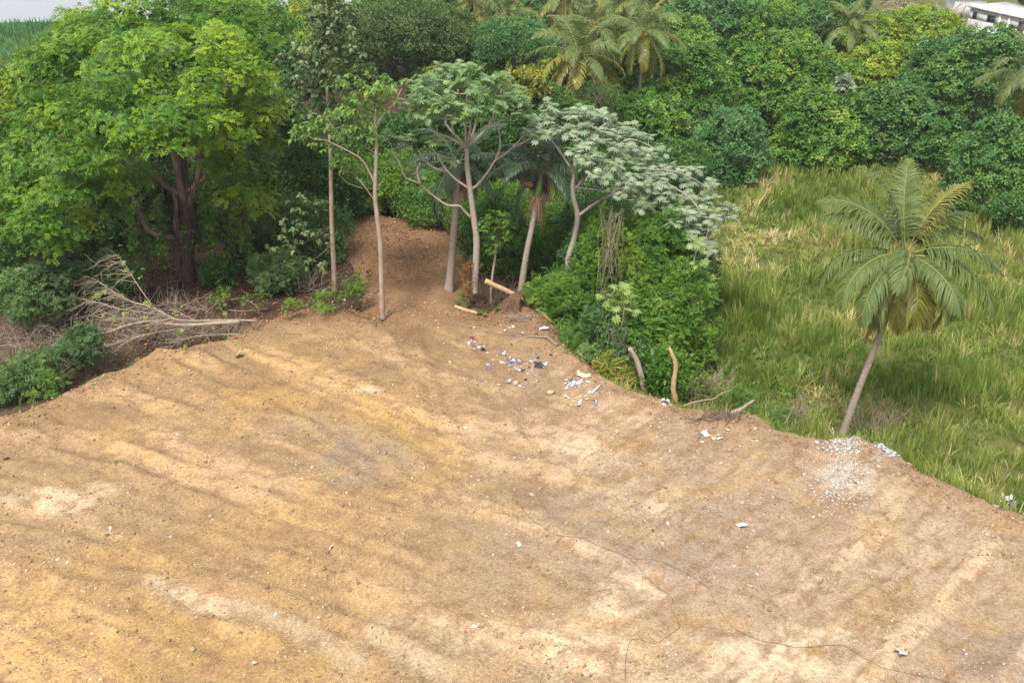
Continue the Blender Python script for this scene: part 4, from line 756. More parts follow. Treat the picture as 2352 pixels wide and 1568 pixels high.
def palm(name, label, pts, fr, L, mats, r0, seed, group=None, hang=.7, droop=1.7, nl=46, lw=.0085, ll=.24, coco=0, bark='bark_palm', fiber=True, dead=0, bases=True):
    """pts: world points base..crown; fr: list of (azimuth deg, elevation deg, length factor, material index)"""
    q = np.random.default_rng(seed); pts = np.array(pts, float); b = pts[0]; top = pts[-1]; o = thing(name, label, 'palm', b, group)
    g = Geo(); P = catmull(pts, 16); P = np.vstack([P[:1] - [0, 0, .4], P]); m_ = len(P); tube(g, P, np.interp(np.linspace(0, 1, m_), [0, .08, .3, .7, 1], [1.6, 1.15, .95, .86, .8]) * r0 * (1 + .045 * (-1.0) ** np.arange(m_)), 10, lump=.05); link('trunk', g.mesh('trunk', M[bark], b, True), o)
    for az, el, f, mi in fr:
        elr = round(R(el) / .17) * .17; dr = round(droop * (.55 if el > 74 else q.choice([.78, 1.0, 1.2])), 2)
        l = link('frond', frond_mesh(mats[mi], round(elr, 2), 1.0, round(hang * (.5 if el > 50 else 1.55), 2), dr, nl, lw, ll, int(q.integers(0, 2))), o, tuple(top - b + np.array([math.cos(R(az)), math.sin(R(az)), 0]) * r0 * .6 + [0, 0, .1 * math.sin(R(el))]))
        l.rotation_euler = (q.normal(0, .2), q.normal(0, .07), R(az + q.normal(0, 5))); l.scale = (L * f * q.uniform(.94, 1.06),) * 3
    if fiber:
        g = Geo()
        for k in range(9): 
            a = k * 2.4; d = np.array([math.cos(a), math.sin(a), .7]); tube(g, [top - [0, 0, .35], top - [0, 0, .1] + d * .18, top + d * .45], [r0 * .5, r0 * .4, r0 * .12], 5)
        link('crown_fibre', g.mesh('crown_fibre', M['fiber'], b), o)
    for k in range(coco):
        a = q.uniform(0, 6.28); p = top + np.array([math.cos(a) * .32, math.sin(a) * .32, -.25 - .2 * q.random()]); g = Geo(); th = np.linspace(0, math.pi, 6)
        tube(g, [p + [0, 0, .16 * math.cos(t)] for t in th], [.02, .1, .14, .14, .1, .02], 7); link('coconut', g.mesh('coconut', M['coco'], b, True), o)
    for k in range(dead):
        a = q.uniform(0, 360); l = link('dead_frond', frond_mesh('dead', round(-1.19, 2), 1.0, .5, .4, 30, .01, .16, 3), o, tuple(top - b - [0, 0, .2])); l.rotation_euler = (0, 0, R(a)); l.scale = (L * .6,) * 3
    return o
# the lone leaning coconut palm on the right
pb = on(1935, 998, -1.0); YB = 44.2
LP = [at(1928, 1004, YB), at(1968, 905, YB), at(2005, 810, YB + .1), at(2040, 715, YB + .3), at(2078, 585, YB + .6)]
LP[0][2] = float(gz(LP[0][0], LP[0][1])) if float(gz(LP[0][0], LP[0][1])) < LP[0][2] else LP[0][2]
FRL = [(165, 80, 1.06, 0), (60, 85, 1.05, 0), (20, 77, 1.0, 2), (38, 62, 1.18, 0), (10, 60, .9, 0), (12, 42, .98, 0), (48, 40, 1.05, 0), (150, 60, 1.12, 0), (166, 44, 1.05, 0), (186, 22, 1.02, 0), (205, 14, 1.08, 0), (222, 2, 1.0, 0), (246, 34, .95, 0), (262, -22, .95, 2), (340, 24, 1.0, 0), (322, 14, 1.08, 0), (304, 14, 1.05, 0), (284, 6, 1.0, 0), (276, -30, .9, 2), (112, 40, .9, 0), (75, 30, .95, 0), (330, -18, .98, 2), (212, -26, .95, 0), (296, -36, .9, 2), (240, -40, .9, 2), (182, -4, .95, 0), (0, 8, .95, 0)]
lp = palm('coconut_palm', 'lone coconut palm leaning to the right at the edge of the grassy marsh', LP, FRL, 4.5, ['frond', 'frondd', 'frondy'], .18, 61, None, 1.25, 1.8, 84, .0066, .26, coco=7)
top = LP[-1]; l = link('dead_frond', frond_mesh('dead', -1.19, 1.0, .9, .25, 30, .012, .09, 5), lp, tuple(top - LP[0] - [0.25, 0.1, .3])); l.rotation_euler = (0, 0, R(205)); l.scale = (4.3, 4.3, 4.3)
def auto_fr(n, seed, young=0, yl=.4, top=80, low=-50):
    q = np.random.default_rng(seed); out = []
    for k in range(n):
        f = k / (n - 1); el = top - (top - low) * f ** .85 + q.normal(0, 6); out.append(((k * 137.5 + q.normal(0, 10)) % 360, el, q.uniform(.88, 1.08), 1 if f > 1 - yl or k == young else 0))
    return out
CP = 'coconut palms in the cluster behind the forest'
for i, (px, py, Y, L, n, lb, bx) in enumerate([
    (1330, 128, 92, 4.5, 24, 'front coconut palm of the cluster, with hanging yellow fronds', 0), (1368, 62, 100, 4.4, 20, 'coconut palm right behind the front palm of the cluster', 6), (1478, 72, 99, 4.4, 24, 'coconut palm at the right end of the cluster', 4), (1470, -4, 112, 4.6, 20, 'coconut palm touching the top edge above the right end of the cluster', 0), (1300, -12, 110, 4.6, 20, 'coconut palm cut by the top edge above the front palm', 0),
    (1160, 36, 108, 4.6, 20, 'coconut palm with a spreading crown left of the cluster', 0), (1090, -4, 114, 4.6, 20, 'coconut palm cut by the top edge, left of the spreading one', 0), (1370, -8, 113, 4.6, 20, 'coconut palm cut by the top edge between the two palm groups', 0), (990, -8, 118, 4.6, 18, 'leftmost coconut palm, cut by the top edge', 0), (1700, -14, 138, 4.6, 18, 'coconut palm cut by the top edge above the bluish tree', 0), (2085, 0, 150, 4.8, 16, 'ragged coconut palm behind the royal palm', 0)]):
    t = at(px, py, Y); z = float(gz(t[0], t[1])); b0 = np.array([t[0] - .8 + bx * .05, t[1] + .4, z])
    palm('coconut_palm', lb, [b0, b0 * .5 + t * .5 + [.2, 0, 0], t], auto_fr(n - 2 + 4 * (i == 0), 62 + i, 0, .55 if i == 0 else .4), L * (1.22 if i == 0 else 1.05), ['frond', 'frondy'], .17, 80 + i, CP, .7, 1.5, 40, .0095, .21, coco=4 if i in (0, 2, 5) else 0)
t = at(2372, 172, 92); b0 = np.array([t[0] + .6, t[1], float(gz(t[0], t[1]))])
palm('coconut_palm', 'coconut palm cut by the right edge, its fronds reaching in', [b0, (b0 + t) / 2, t], auto_fr(24, 90), 5.0, ['frond', 'frondy'], .17, 91, None, .7, 1.8, 44, .009, .25)
t = at(1957, 62, 124); b0 = np.array([t[0], t[1], float(gz(t[0], t[1]))])
palm('royal_palm', 'plumed royal palm between the dark mango and the yellow mango at the top', [b0, (b0 + t) / 2, t], [(k * 137.5, 78 - 5.5 * k, 1, 1 if k == 0 else 0) for k in range(16)], 5.0, ['frond', 'frondy'], .2, 92, None, 1.0, 1.5, 60, .010, .2, fiber=False)
# the dark palms in the middle
DF = [(15, 40, 1.0, 0), (40, 60, .9, 0), (75, 50, .9, 0), (110, 60, 1, 0), (140, 42, 1.0, 0), (165, 26, 1.1, 0), (195, 20, 1.1, 0), (225, 30, .9, 0), (330, 22, 1.05, 0), (350, 30, 1.1, 0), (300, 10, .9, 0), (178, -8, 1.0, 0), (3, -10, 1.0, 0), (205, -25, .9, 0), (335, -30, .9, 0), (270, 60, .6, 0)]
t = at(1246, 382, 59.5); b0 = np.array([*at(1192, 682, 58)[:2], 0]); b0[2] = float(gz(b0[0], b0[1])) - .1
o = palm('royal_palm', 'dark fronded palm with a smooth green crownshaft and brown spathes', [b0, at(1208, 590, 58.3), at(1222, 520, 58.7), at(1232, 460, 59)], [], 1, ['frondd'], .2, 93, None, fiber=False, bark='bark_palm')
for az, el, f, mi in DF:
    l = link('frond', frond_mesh('frondd', round(round(R(el) / .17) * .17, 2), 1.0, 1.0, 1.55, 56, .0075, .2, 0), o, tuple(t - b0)); l.rotation_euler = (0, 0, R(az)); l.scale = (4.1 * f,) * 3
g = Geo(); tube(g, [at(1232, 462, 59), at(1240, 425, 59.3), t], [.24, .2, .1], 9); link('crownshaft', g.mesh('crownshaft', M['shaft'], b0, True), o)
for k in range(8):
    g = Geo(); a = k * .8; p = at(1233, 450, 59); d = np.array([math.cos(a), math.sin(a), 0])
    for j in range(14):
        q = d * rng.uniform(.1, .55) + rng.normal(0, .1, 3); tube(g, [p + d * .2, p + q * .9 - [0, 0, .5], p + q * 1.1 - [0, 0, rng.uniform(.9, 1.9)]], [.02, .012, .006], 4, cap=False)
    link('dry_inflorescence', g.mesh('dry_inflorescence', M['fiber'], b0), o)
g = Geo(); p = at(1228, 425, 58.8); q = at(1208, 428, 58.6); V = [p, (p + q) / 2 + [0, -.1, .25], q + [-.25, 0, .2], (p + q) / 2 + [0, -.1, -.2]]; g.add(V + [v + np.array([0, .06, 0]) for v in V], [np.array([[0, 1, 2, 3], [7, 6, 5, 4], [0, 3, 7, 4], [1, 0, 4, 5], [2, 1, 5, 6], [3, 2, 6, 7]])]); link('spathe', g.mesh('spathe', M['dead'], b0), o)
t = at(1052, 372, 64); b0 = np.array([*at(1031, 672, 59.5)[:2], 0]); b0[2] = float(gz(b0[0], b0[1])) - .1
palm('royal_palm', 'dark palm half hidden behind the umbrella shaped cecropia, with a thick grey stem', [b0, at(1040, 560, 60.2), at(1047, 470, 60.8), t], [(k * 137.5 + 20, 62 - 7 * k, 1, 0) for k in range(15)], 4.2, ['frondd'], .24, 94, None, 1.0, 1.5, 50, .008, .2, fiber=False, dead=4)

# ------------------------------------------------------------------ far trees that close off the view at the top
kids = {o: children(o) for o in LIB}; k = 0
FARL = ['round crowned mango tree', 'dense mango tree', 'broad dark tree', 'tall leafy tree', 'bushy tree']
FLAB = ['far tree ' + s_ for s_ in ('at the top edge just right of the coconut palms', 'behind the hazy bluish tree', 'at the top edge right of the bluish tree', 'behind the dense yellow flecked mango', 'at the top edge left of the royal palm', 'behind the coconut palm cluster, on its right', 'behind the coconut palm cut by the top edge', 'behind the spreading coconut palm', 'behind the cool green feathery tree', 'at the top edge above the wide dark spreading tree', 'behind the middle of the wide dark spreading tree', 'behind the left end of the wide dark spreading tree', 'at the top edge right of the tall slender tree', 'at the top edge left of the tall slender tree', 'at the top edge behind the big tree',
    'deep behind the right end of the palm cluster', 'deep behind the bluish tree', 'deep behind the spreading coconut palm', 'deep behind the middle of the palm cluster', 'deep behind the feathery tree', 'deep behind the spreading tree, on its right', 'deep behind the spreading tree, in its middle', 'deep behind the slender tree', 'beyond the right frame edge below the house', 'beyond the right frame edge above the grass', 'beyond the right frame edge beside the house')]
for i, (px, Y, z) in enumerate([(1530, 150, 7), (1640, 160, 8), (1740, 158, 8), (1850, 165, 9), (1950, 170, 9.5), (1420, 146, 6), (1310, 142, 7), (1210, 138, 7), (1110, 140, 8), (1010, 138, 8.5), (900, 136, 9), (790, 132, 9), (690, 128, 9), (600, 122, 9.5), (520, 118, 9), (1480, 175, 9), (1600, 182, 10), (1250, 170, 9), (1380, 178, 10), (1120, 172, 10), (980, 168, 10.5), (850, 165, 10), (720, 160, 11), (2420, 120, 4), (2480, 96, 2), (2440, 150, 8)]):
    src = LIB[[0, 4, 5, 8, 6][i % 5]]; o = copy_tree(src, kids[src]); d = ray(px, 0); x = d[0] / d[1] * Y; zb = float(gz(x, Y)); o.location = (x, Y, zb); o.rotation_euler = (0, 0, i * 1.7); h = max(.7, (z - zb) / 10.5); o.scale = (1.0 * h ** .5, 1.0 * h ** .5, h)
    o['label'] = FLAB[i]; o['group'] = 'far trees along the top edge'; o.name = 'far_tree'

# ------------------------------------------------------------------ grass
def blades(name, label, x, y, h, w_, lean, ldir, tint, mat):
    n = len(x); z = gz_fast(x, y); base = np.stack([x, y, z], 1); ld = np.stack([np.cos(ldir), np.sin(ldir), 0 * ldir], 1)
    wa = ldir + math.pi / 2 + rng.normal(0, .7, n); wd = np.stack([np.cos(wa), np.sin(wa), 0 * wa], 1); V = []
    for t, ws in ((0, 1), (.4, .95), (.75, .65)):
        p = base + np.array([0, 0, 1]) * (h * (t - .42 * np.minimum(lean, 1.6) * t ** 2))[:, None] + ld * (h * lean * .75 * t ** 1.7)[:, None]; p[:, 2] = np.maximum(p[:, 2], z + .03); V += [p - wd * (w_ * ws)[:, None], p + wd * (w_ * ws)[:, None]]
    t = 1.0; p = base + np.array([0, 0, 1]) * (h * (t - .42 * np.minimum(lean, 1.6)))[:, None] + ld * (h * lean * .75)[:, None]; p[:, 2] = np.maximum(p[:, 2], z + .05); V.append(p)
    V = np.stack(V, 1).reshape(-1, 3); i = np.arange(n)[:, None] * 7
    F4 = np.concatenate([i + [0, 1, 3, 2], i + [2, 3, 5, 4]]); F3 = i + [4, 5, 6]
    g = Geo(); g.add(V, [F4, F3], np.repeat(np.clip(tint, 0, 1), 7)); tag(link(name, g.mesh(name, M[mat])), label, None, None, 'stuff')
def gz_fast(x, y): return gz(x, y) - .03
def marsh():
    nt_ = 30000; tx = rng.uniform(3, 72, nt_); ty = rng.uniform(35, 106, nt_); sd = poly_sd(tx, ty); px = PX0 + FPX * tx / depth(np.stack([tx, ty, np.full(nt_, -3.0)]))
    ok = (sd > .3 + .7 * rng.random(nt_)) & (px > 1180) & (px < 2540) & (tx > 5.5 + (ty - 45) * .02 - 3 * (ty > 80)) & (rng.random(nt_) < np.clip(56 / ty, .4, 1)); tx, ty, sd = tx[ok], ty[ok], sd[ok]; nt_ = len(tx)
    big = fbm(tx * .13 + 4, ty * .13 + 9, 3); mid = fbm(tx * .5 + 40, ty * .5 + 60, 3); tall = .6 * sstep(.58, .7, fbm(tx * .22 + 70, ty * .22 + 5, 2)); straw = np.zeros(nt_)
    for cx_, cy_, rr in [(1680, 690, 3.2), (1730, 760, 2.5), (1900, 800, 2.0), (1800, 470, 6), (2250, 700, 3), (2330, 560, 5), (1840, 640, 2.4), (2100, 900, 2.2), (2300, 900, 3), (1720, 420, 4)]:
        q = on(cx_, cy_, -3); tall = np.maximum(tall, np.exp(-((tx - q[0]) ** 2 + (ty - q[1]) ** 2) / rr ** 2))
    for cx_, cy_, rr in [(1730, 520, 3.2), (1800, 600, 3.0), (1690, 470, 3.4), (1760, 560, 3.0), (1730, 430, 3), (2320, 830, 2), (2180, 620, 2), (2000, 720, 1.6), (2050, 520, 2.4), (1860, 900, 1.4), (2250, 560, 2)]:
        q = on(cx_, cy_, -2.5); straw = np.maximum(straw, np.exp(-((tx - q[0]) ** 2 + (ty - q[1]) ** 2) / rr ** 2) * sstep(.3, .55, mid))
    k = 9; n = nt_ * k; rep = lambda v: np.repeat(v, k); R_ = .06 + .20 * rng.random(n); an = rng.uniform(0, 6.28, n); x = rep(tx) + R_ * np.cos(an); y = rep(ty) + R_ * np.sin(an)
    th = (.55 + .5 * sstep(.4, .65, mid)) * (1 + 1.1 * tall) * rng.uniform(.5, 1.4, nt_) * sstep(-.5, 2.2, sd) * (1 - .35 * straw); tl = np.clip(.5 + .8 * straw - .3 * tall + rng.normal(0, .25, nt_), .1, 1.7)
    td_ = rng.uniform(0, 6.28, nt_); tt = .34 + .9 * (big - .5) + .7 * (mid - .5) + .55 * straw - .20 * tall + rng.normal(0, .17, nt_) + .35 * (rng.random(nt_) < .10)
    ldir = np.where(rng.random(n) < .35 + .5 * rep(straw), rep(td_) + rng.normal(0, .4, n), an + rng.normal(0, .5, n))
    blades('marsh_grass', 'tall tangled green and straw coloured marsh grass', x, y, rep(th) * rng.uniform(.6, 1.15, n), (.017 + .013 * rng.random(n)) * (1 + .014 * (y - 40)), np.clip(rep(tl) * rng.uniform(.4, 1.5, n), .05, 2), ldir, rep(tt) + rng.normal(0, .12, n), 'grass'); print('blades', n)
    n = 42000; y = rng.uniform(108, 226, n); x = -rng.uniform(24, 130, n) * y / 150; lk = sstep(0, 6, y - (207 + .18 * (x + 100))); px = PX0 + FPX * x / depth(np.stack([x, y, np.full(n, -3.0)])); ok = (lk < .3) & (px < 330) & (px > -260) & (rng.random(n) < .85); x, y = x[ok], y[ok]; n = len(x)
    blades('reed_bed', 'even green reed bed between the big tree and the lake', x, y, rng.uniform(.9, 1.9, n) * (.8 + .5 * fbm(x * .1, y * .1)), rng.uniform(.06, .12, n), rng.uniform(.1, .7, n), rng.uniform(0, 6.28, n), .3 + .8 * (fbm(x * .12, y * .05, 3) - .35) + rng.normal(0, .15, n), 'far_grass'); print('reeds', n)
    n = 9000; x = rng.uniform(4, 60, n); y = rng.uniform(36, 100, n); sd = poly_sd(x, y); ok = (sd > .3) & (rng.random(n) < .9 * sstep(.54, .66, fbm(x * .45 + 33, y * .45 + 20, 3)) + .6 * np.exp(-((sd - .8) / 1.0) ** 2)) & (x > 6 + (y - 45) * .02); x, y, sd = x[ok], y[ok], sd[ok]; g = Geo()
    P = np.stack([x, y, gz(x, y) + rng.uniform(.05, .6, len(x)) * sstep(0, 2, sd)], 1); scatter(g, SPR[0], P, unit(rng.normal(0, .35, P.shape) + [0, 0, 1]), rng.uniform(.15, .4, len(P)), np.clip(rng.normal(.6, .25, len(P)), 0, 1)); tag(link('marsh_weeds', g.mesh('marsh_weeds', M['thick'])), 'broad leaved weeds mixed into the marsh grass', None, None, 'stuff')
    # low green ground cover under the thicket and by the bank
    n = 26000; x = rng.uniform(-26, 16, n); y = rng.uniform(36, 74, n); sd = poly_sd(x, y); ok = (sd > .9) & (rng.random(n) < sstep(.42, .6, fbm(x * .6, y * .6 + 20))) & ((x > -1) & (y > 46) | (sd < 1.5)) ; x, y = x[ok], y[ok]; n = len(x); g = Geo()
    P = np.stack([x, y, gz(x, y) + rng.uniform(.03, .4, n)], 1)[::4]; scatter(g, ROS_WIDE[0], P, unit(rng.normal(0, .35, P.shape) + [0, 0, 1]), rng.uniform(.16, .34, len(P)), np.clip(rng.normal(.55, .2, len(P)), 0, 1)); tag(link('ground_cover', g.mesh('ground_cover', M['thick'])), 'low leafy ground cover below the bank', None, None, 'stuff')
    n = 30000; x = rng.uniform(-26, 3, n); y = rng.uniform(50, 84, n); sd = poly_sd(x, y); pth = (sd < 0); ok = (rng.random(n) < np.where(pth, sstep(58, 66, y) * .75 + .05, .5 * sstep(58, 53, y) + .5 * (x < -5))) & ((sd < 0) | (y > 50)) & ~((sd < -1) & (y < 56)); x, y = x[ok], y[ok]; n = len(x); g = Geo()
    P = np.stack([x, y, gz(x, y) + .03], 1); scatter(g, ROS_WIDE[0], np.zeros((0, 3)), np.zeros((0, 3)), 1, .5)
    tm = (np.array(diamond([0, 0, 0], [1, 0, .15], [0, 1, .2], 1, .28)), [np.array([[0, 1, 2, 3]])]); scatter(g, tm, P, unit(rng.normal(0, .25, P.shape) + [0, 0, 1]), rng.uniform(.08, .24, n), rng.random(n)); tag(link('leaf_litter', g.mesh('leaf_litter', M['litterleaf'])), 'fallen leaves covering the path and the forest floor', None, None, 'stuff')
marsh()
# ------------------------------------------------------------------ stones, gravel, clods
ICO_V = np.array([(0, 0, -1), (.72, -.53, -.45), (-.28, -.85, -.45), (-.89, 0, -.45), (-.28, .85, -.45), (.72, .53, -.45), (.28, -.85, .45), (-.72, -.53, .45), (-.72, .53, .45), (.28, .85, .45), (.89, 0, .45), (0, 0, 1)])
ICO_F = np.array([(0, 1, 2), (1, 0, 5), (0, 2, 3), (0, 3, 4), (0, 4, 5), (1, 5, 10), (2, 1, 6), (3, 2, 7), (4, 3, 8), (5, 4, 9), (1, 10, 6), (2, 6, 7), (3, 7, 8), (4, 8, 9), (5, 9, 10), (6, 10, 11), (7, 6, 11), (8, 7, 11), (9, 8, 11), (10, 9, 11)])
OCT = (np.array([(1, 0, 0), (0, 1, 0), (-1, 0, 0), (0, -1, 0), (0, 0, .7), (0, 0, -.5)], float), [np.array([(0, 1, 4), (1, 2, 4), (2, 3, 4), (3, 0, 4)])])
def stone_mesh(i, mat, flat=.65):
    q = np.random.default_rng(i); V = ICO_V * (1 + q.normal(0, .16, ICO_V.shape)) * np.array([1, q.uniform(.6, .95), flat * q.uniform(.7, 1.1)]); g = Geo(); g.add(V, [ICO_F], q.uniform(.25, .8)); return g.mesh('stone', M[mat])
ST = [stone_mesh(i, 'stone') for i in range(6)]; RB = [stone_mesh(20 + i, 'rubble', .45) for i in range(6)]; RG = [stone_mesh(30 + i, 'rubble_gr', .5) for i in range(3)]
def drop(name, me, px, py, size, label, cat, group, r, sink=.25):
    p = onground(px, py) if isinstance(px, (int, float)) and py is not None else px
    o = link(name, me, None, (p[0], p[1], p[2] + size * sink)); o.rotation_euler = (r.normal(0, .25), r.normal(0, .25), r.uniform(0, 6.28)); o.scale = (size, size, size * r.uniform(.7, 1.1)); tag(o, label, cat, group); return o
def pebbles():
    r = np.random.default_rng(9); n = 46000; y = 22 + 36 * r.random(n) ** 1.25; x = (r.random(n) * 2 - 1) * (y * .62 + 3); sd = poly_sd(x, y)
    cl = fbm(x * .45 + 7, y * .45 + 2, 4) + .35 * (rut(x, y) - .5); ok = (sd < -.1) & (r.random(n) < .10 + .9 * sstep(.44, .64, cl)); x, y, cl = x[ok], y[ok], cl[ok]; n = len(x)
    s = np.clip(.018 * np.exp(r.normal(0, .5, n)) * (1 + .012 * (y - 25)), .01, .085); P = np.stack([x, y, gz(x, y) + s * .2], 1); g = Geo()
    scatter(g, OCT, P, unit(r.normal(0, .4, P.shape) + [0, 0, 1]), s, np.clip(r.normal(.5, .3, n), 0, 1), r); tag(link('gravel', g.mesh('gravel', M['gravel'])), 'pebbles and crumbs of earth strewn over the bare ground', None, None, 'stuff'); print('pebbles', n)
    n = 26000; y = 22 + 34 * r.random(n); x = (r.random(n) * 2 - 1) * (y * .62 + 3); sd = poly_sd(x, y); cl = fbm(x * .6 + 57, y * .6 + 2, 4) + .5 * (rut(x, y) - .5) + .4 * np.exp(-((sd + .6) / 1.0) ** 2) + .28 * np.exp(-(tracks(x, y) / .35) ** 2); ok = (sd < .8) & (r.random(n) < .9 * sstep(.5, .66, cl)); x, y = x[ok], y[ok]; n = len(x)
    s = np.clip(.032 * np.exp(r.normal(0, .55, n)) * (1 + 1.2 * np.exp(-((sd[ok] + .5) / .9) ** 2)), .015, .12); P = np.stack([x, y, gz(x, y) + s * .1], 1); g = Geo(); V = np.array(OCT[0]) * (1 + r.normal(0, .2, (6, 3))) * [1.05, .9, .95]; scatter(g, (V, [np.vstack([OCT[1][0], OCT[1][0][:, [1, 0, 2]] * [1, 1, 0] + [0, 0, 5]])]), P, unit(r.normal(0, .4, P.shape) + [0, 0, 1]), s, np.clip(r.normal(.42, .16, n), 0, 1), r)
    tag(link('earth_clods', g.mesh('earth_clods', CLOD)), 'crumbled clods of brown earth along the ruts and the bank rim', None, None, 'stuff'); print('clods', n)
    big = [(1185, 882, .22, 'tan stone below the litter heap'), (1170, 842, .15, 'ochre clod right of the litter heap'), (1264, 903, .26, 'pale angular stone between the two white litter heaps'), (880, 900, .15, 'tan stone near the pale powder patch'), (1020, 790, .13, 'tan stone left of the black plastic'), (860, 733, .16, 'yellow stone at the foot of the thin pale tree'), (1222, 1138, .16, 'broken reddish clod in the middle of the clearing'), (1545, 896, .12, 'stone beside the white snag'), (1405, 1035, .1, 'pale stone in the cream patch'), (700, 925, .12, 'brown stone in the ochre streak')]
    for i, (px, py, s, lb) in enumerate(big): drop('stone', ST[i % 6], px, py, s, lb, 'stone', 'larger stones on the bare earth', r)
    k = 0
    while k < 150:
        px, py = r.uniform(5, 2347), r.uniform(760, 1560); p = onground(px, py)
        if float(poly_sd(p[0], p[1])) > -.3: continue
        drop('stone', ST[k % 6], p, None, float(np.clip(.06 * math.exp(r.normal(0, .35)) * (1 + .02 * (p[1] - 25)), .04, .17)), 'loose tan stone lying on the bare earth', 'stone', 'loose stones on the bare earth', r); k += 1
    for k in range(120):
        f = r.random(); px = 1925 + 55 * r.normal() * .45; py = 1000 + 12 + abs(r.normal()) * 18
        if f > .45: px, py = 1960 + r.normal() * 42, 1085 + r.normal() * 38
        if f > .85: px, py = 1900 + r.normal() * 30, 1130 + r.normal() * 18
        drop('rubble_chunk', RB[k % 6], px, py, float(r.uniform(.035, .10)) * (1.7 if f < .2 else 1), 'chunk of broken white rubble spilled below the leaning palm', 'rubble', 'white rubble below the leaning palm', r)
    for k in range(46):
        t = r.random(); px = 2000 + 92 * t + r.normal() * 6; py = 1012 + 48 * t + r.normal() * 5
        drop('rubble_chunk', RG[k % 3], px, py, float(r.uniform(.08, .18)), 'grey rubble chunk lining the rim right of the leaning palm', 'rubble', 'grey rubble along the rim', r)
    g = Geo(); n = 3200; px = np.where(r.random(n) < .45, 1925 + r.normal(0, 26, n), 1955 + r.normal(0, 46, n)); py = np.where(px < 1e9, np.where(r.random(n) < .4, 1018 + r.normal(0, 14, n), 1090 + r.normal(0, 44, n)), 0); P = np.array([onground(a, b_) for a, b_ in zip(px[:1700], np.maximum(py[:1700], 1003))]); scatter(g, OCT, P, unit(r.normal(0, .4, P.shape) + [0, 0, 1]), r.uniform(.012, .05, len(P)), r.uniform(.3, .8, len(P)), r); tag(link('rubble_debris', g.mesh('rubble_debris', M['rubble'])), 'fine white rubble fragments below the leaning palm', None, None, 'stuff')
CLOD = rough_mat('earth_clod', (.17, .108, .06), (.32, .215, .125), 5, .95, .5, tint=True)
pebbles()

# ------------------------------------------------------------------ litter
def scrap_mesh(i, mat):
    q = np.random.default_rng(300 + i); n = 4; V = np.array([(a / (n - 1) - .5, (b_ / (n - 1) - .5) * q.uniform(.5, .9), 0) for a in range(n) for b_ in range(n)]); V += q.normal(0, .10, V.shape) * [1, 1, 1.4]; V[:, 2] = np.abs(V[:, 2]) + .02
    F = [[a * n + b_, (a + 1) * n + b_, (a + 1) * n + b_ + 1, a * n + b_ + 1] for a in range(n - 1) for b_ in range(n - 1)]; g = Geo(); g.add(V, [np.array(F)]); return g.mesh('plastic_scrap', M[mat])
SCR = {}
def scrap(px, py, s, col, label, group, r, name='plastic_scrap', cat='litter'):
    k = (col, int(r.integers(0, 5)))
    if k not in SCR: SCR[k] = scrap_mesh(k[1] + hash(col) % 1 * 0 + len(SCR), 'lit_' + col)
    return drop(name, SCR[k], px, py, s, label, cat, group, r, .05)
rl = np.random.default_rng(77)
for px, py, s, c, lb in [(551, 820, .55, 'grey', 'crumpled pale bag on the slope below the fallen tree'), (1705, 1208, .42, 'white', 'white torn sheet lying alone on the grey brown earth'), (2065, 1497, .5, 'white', 'white strip of sheet at the lower right'), (1500, 1218, .2, 'black', 'dark scrap on the earth left of the white torn sheet'), (1085, 780, .45, 'red', 'dark red rag at the upper edge of the litter'), (1110, 803, .5, 'black', 'black plastic sheet beside the litter heap'), (1180, 772, .25, 'blue', 'blue wrapper above the litter heap'), (1125, 846, .25, 'blue', 'purple blue cap shaped scrap in the litter heap'), (1240, 843, .6, 'black', 'black and pale bag at the right end of the litter heap'), (1340, 863, .7, 'tan', 'cream cardboard sheet near the bank rim'), (1250, 757, .55, 'white', 'white bag lodged below the log end'), (2310, 1152, .7, 'white', 'white bag on the rim at the right edge'), (2325, 1160, .5, 'blue', 'blue and white wrapper heap on the rim at the right edge'), (2300, 1146, .5, 'tan', 'cream sack on the rim at the right edge'), (2346, 1163, .5, 'black', 'black bag cut by the right edge'), (216, 883, .22, 'green', 'green scrap near the left earth bank'), (352, 1110, .16, 'green', 'small green bottle shaped scrap on the left'), (15, 1055, .35, 'black', 'dark scrap at the left edge'), (1525, 925, .5, 'white', 'white bag by the rim beside the white snag'), (1622, 1000, .45, 'white', 'white scraps heap middle of the right rim'), (790, 690, .3, 'white', 'white scrap left of the thin pale tree'), (853, 686, .4, 'tan', 'pale scrap between the thin trunks'), (1375, 818, .3, 'white', 'white scrap right under the thicket'), (1190, 1250, .2, 'white', 'white scrap on the ochre earth in the centre'), (760, 1258, .2, 'white', 'white scrap left of centre'), (1015, 1060, .2, 'tan', 'curved pale scrap in the ochre streak'), (1735, 1008, .2, 'grey', 'grey scrap near the rim'), (1090, 1440, .2, 'white', 'white scrap low in the centre')]:
    scrap(px, py, s, c, lb, None, rl)
def heap(n, cx_, cy_, sx, sy, cols, label, group, size=(.06, .24)):
    for k in range(n): scrap(float(cx_ + rl.normal() * sx), float(cy_ + rl.normal() * sy), float(rl.uniform(*size)), cols[int(rl.integers(0, len(cols)))], label, group, rl)
heap(64, 1185, 832, 34, 14, ['white', 'black', 'grey', 'white', 'blue', 'tan'], 'scrap in the main litter heap below the leaning log', 'scraps of the main litter heap')
heap(34, 1317, 880, 12, 6, ['white', 'white', 'grey', 'black'], 'white scrap in the dense heap under the thicket', 'scraps of the dense white heap')
heap(24, 1350, 912, 20, 13, ['white', 'white', 'tan', 'blue'], 'pale scrap in the scattered heap below the dense one', 'scraps of the scattered pale heap')
heap(16, 1085, 790, 16, 8, ['white', 'grey', 'white'], 'pale scrap around the dark red rag', 'scraps around the red rag')
heap(12, 1530, 926, 14, 5, ['white', 'white', 'grey'], 'pale scrap by the foot of the white snag', 'scraps by the white snag')
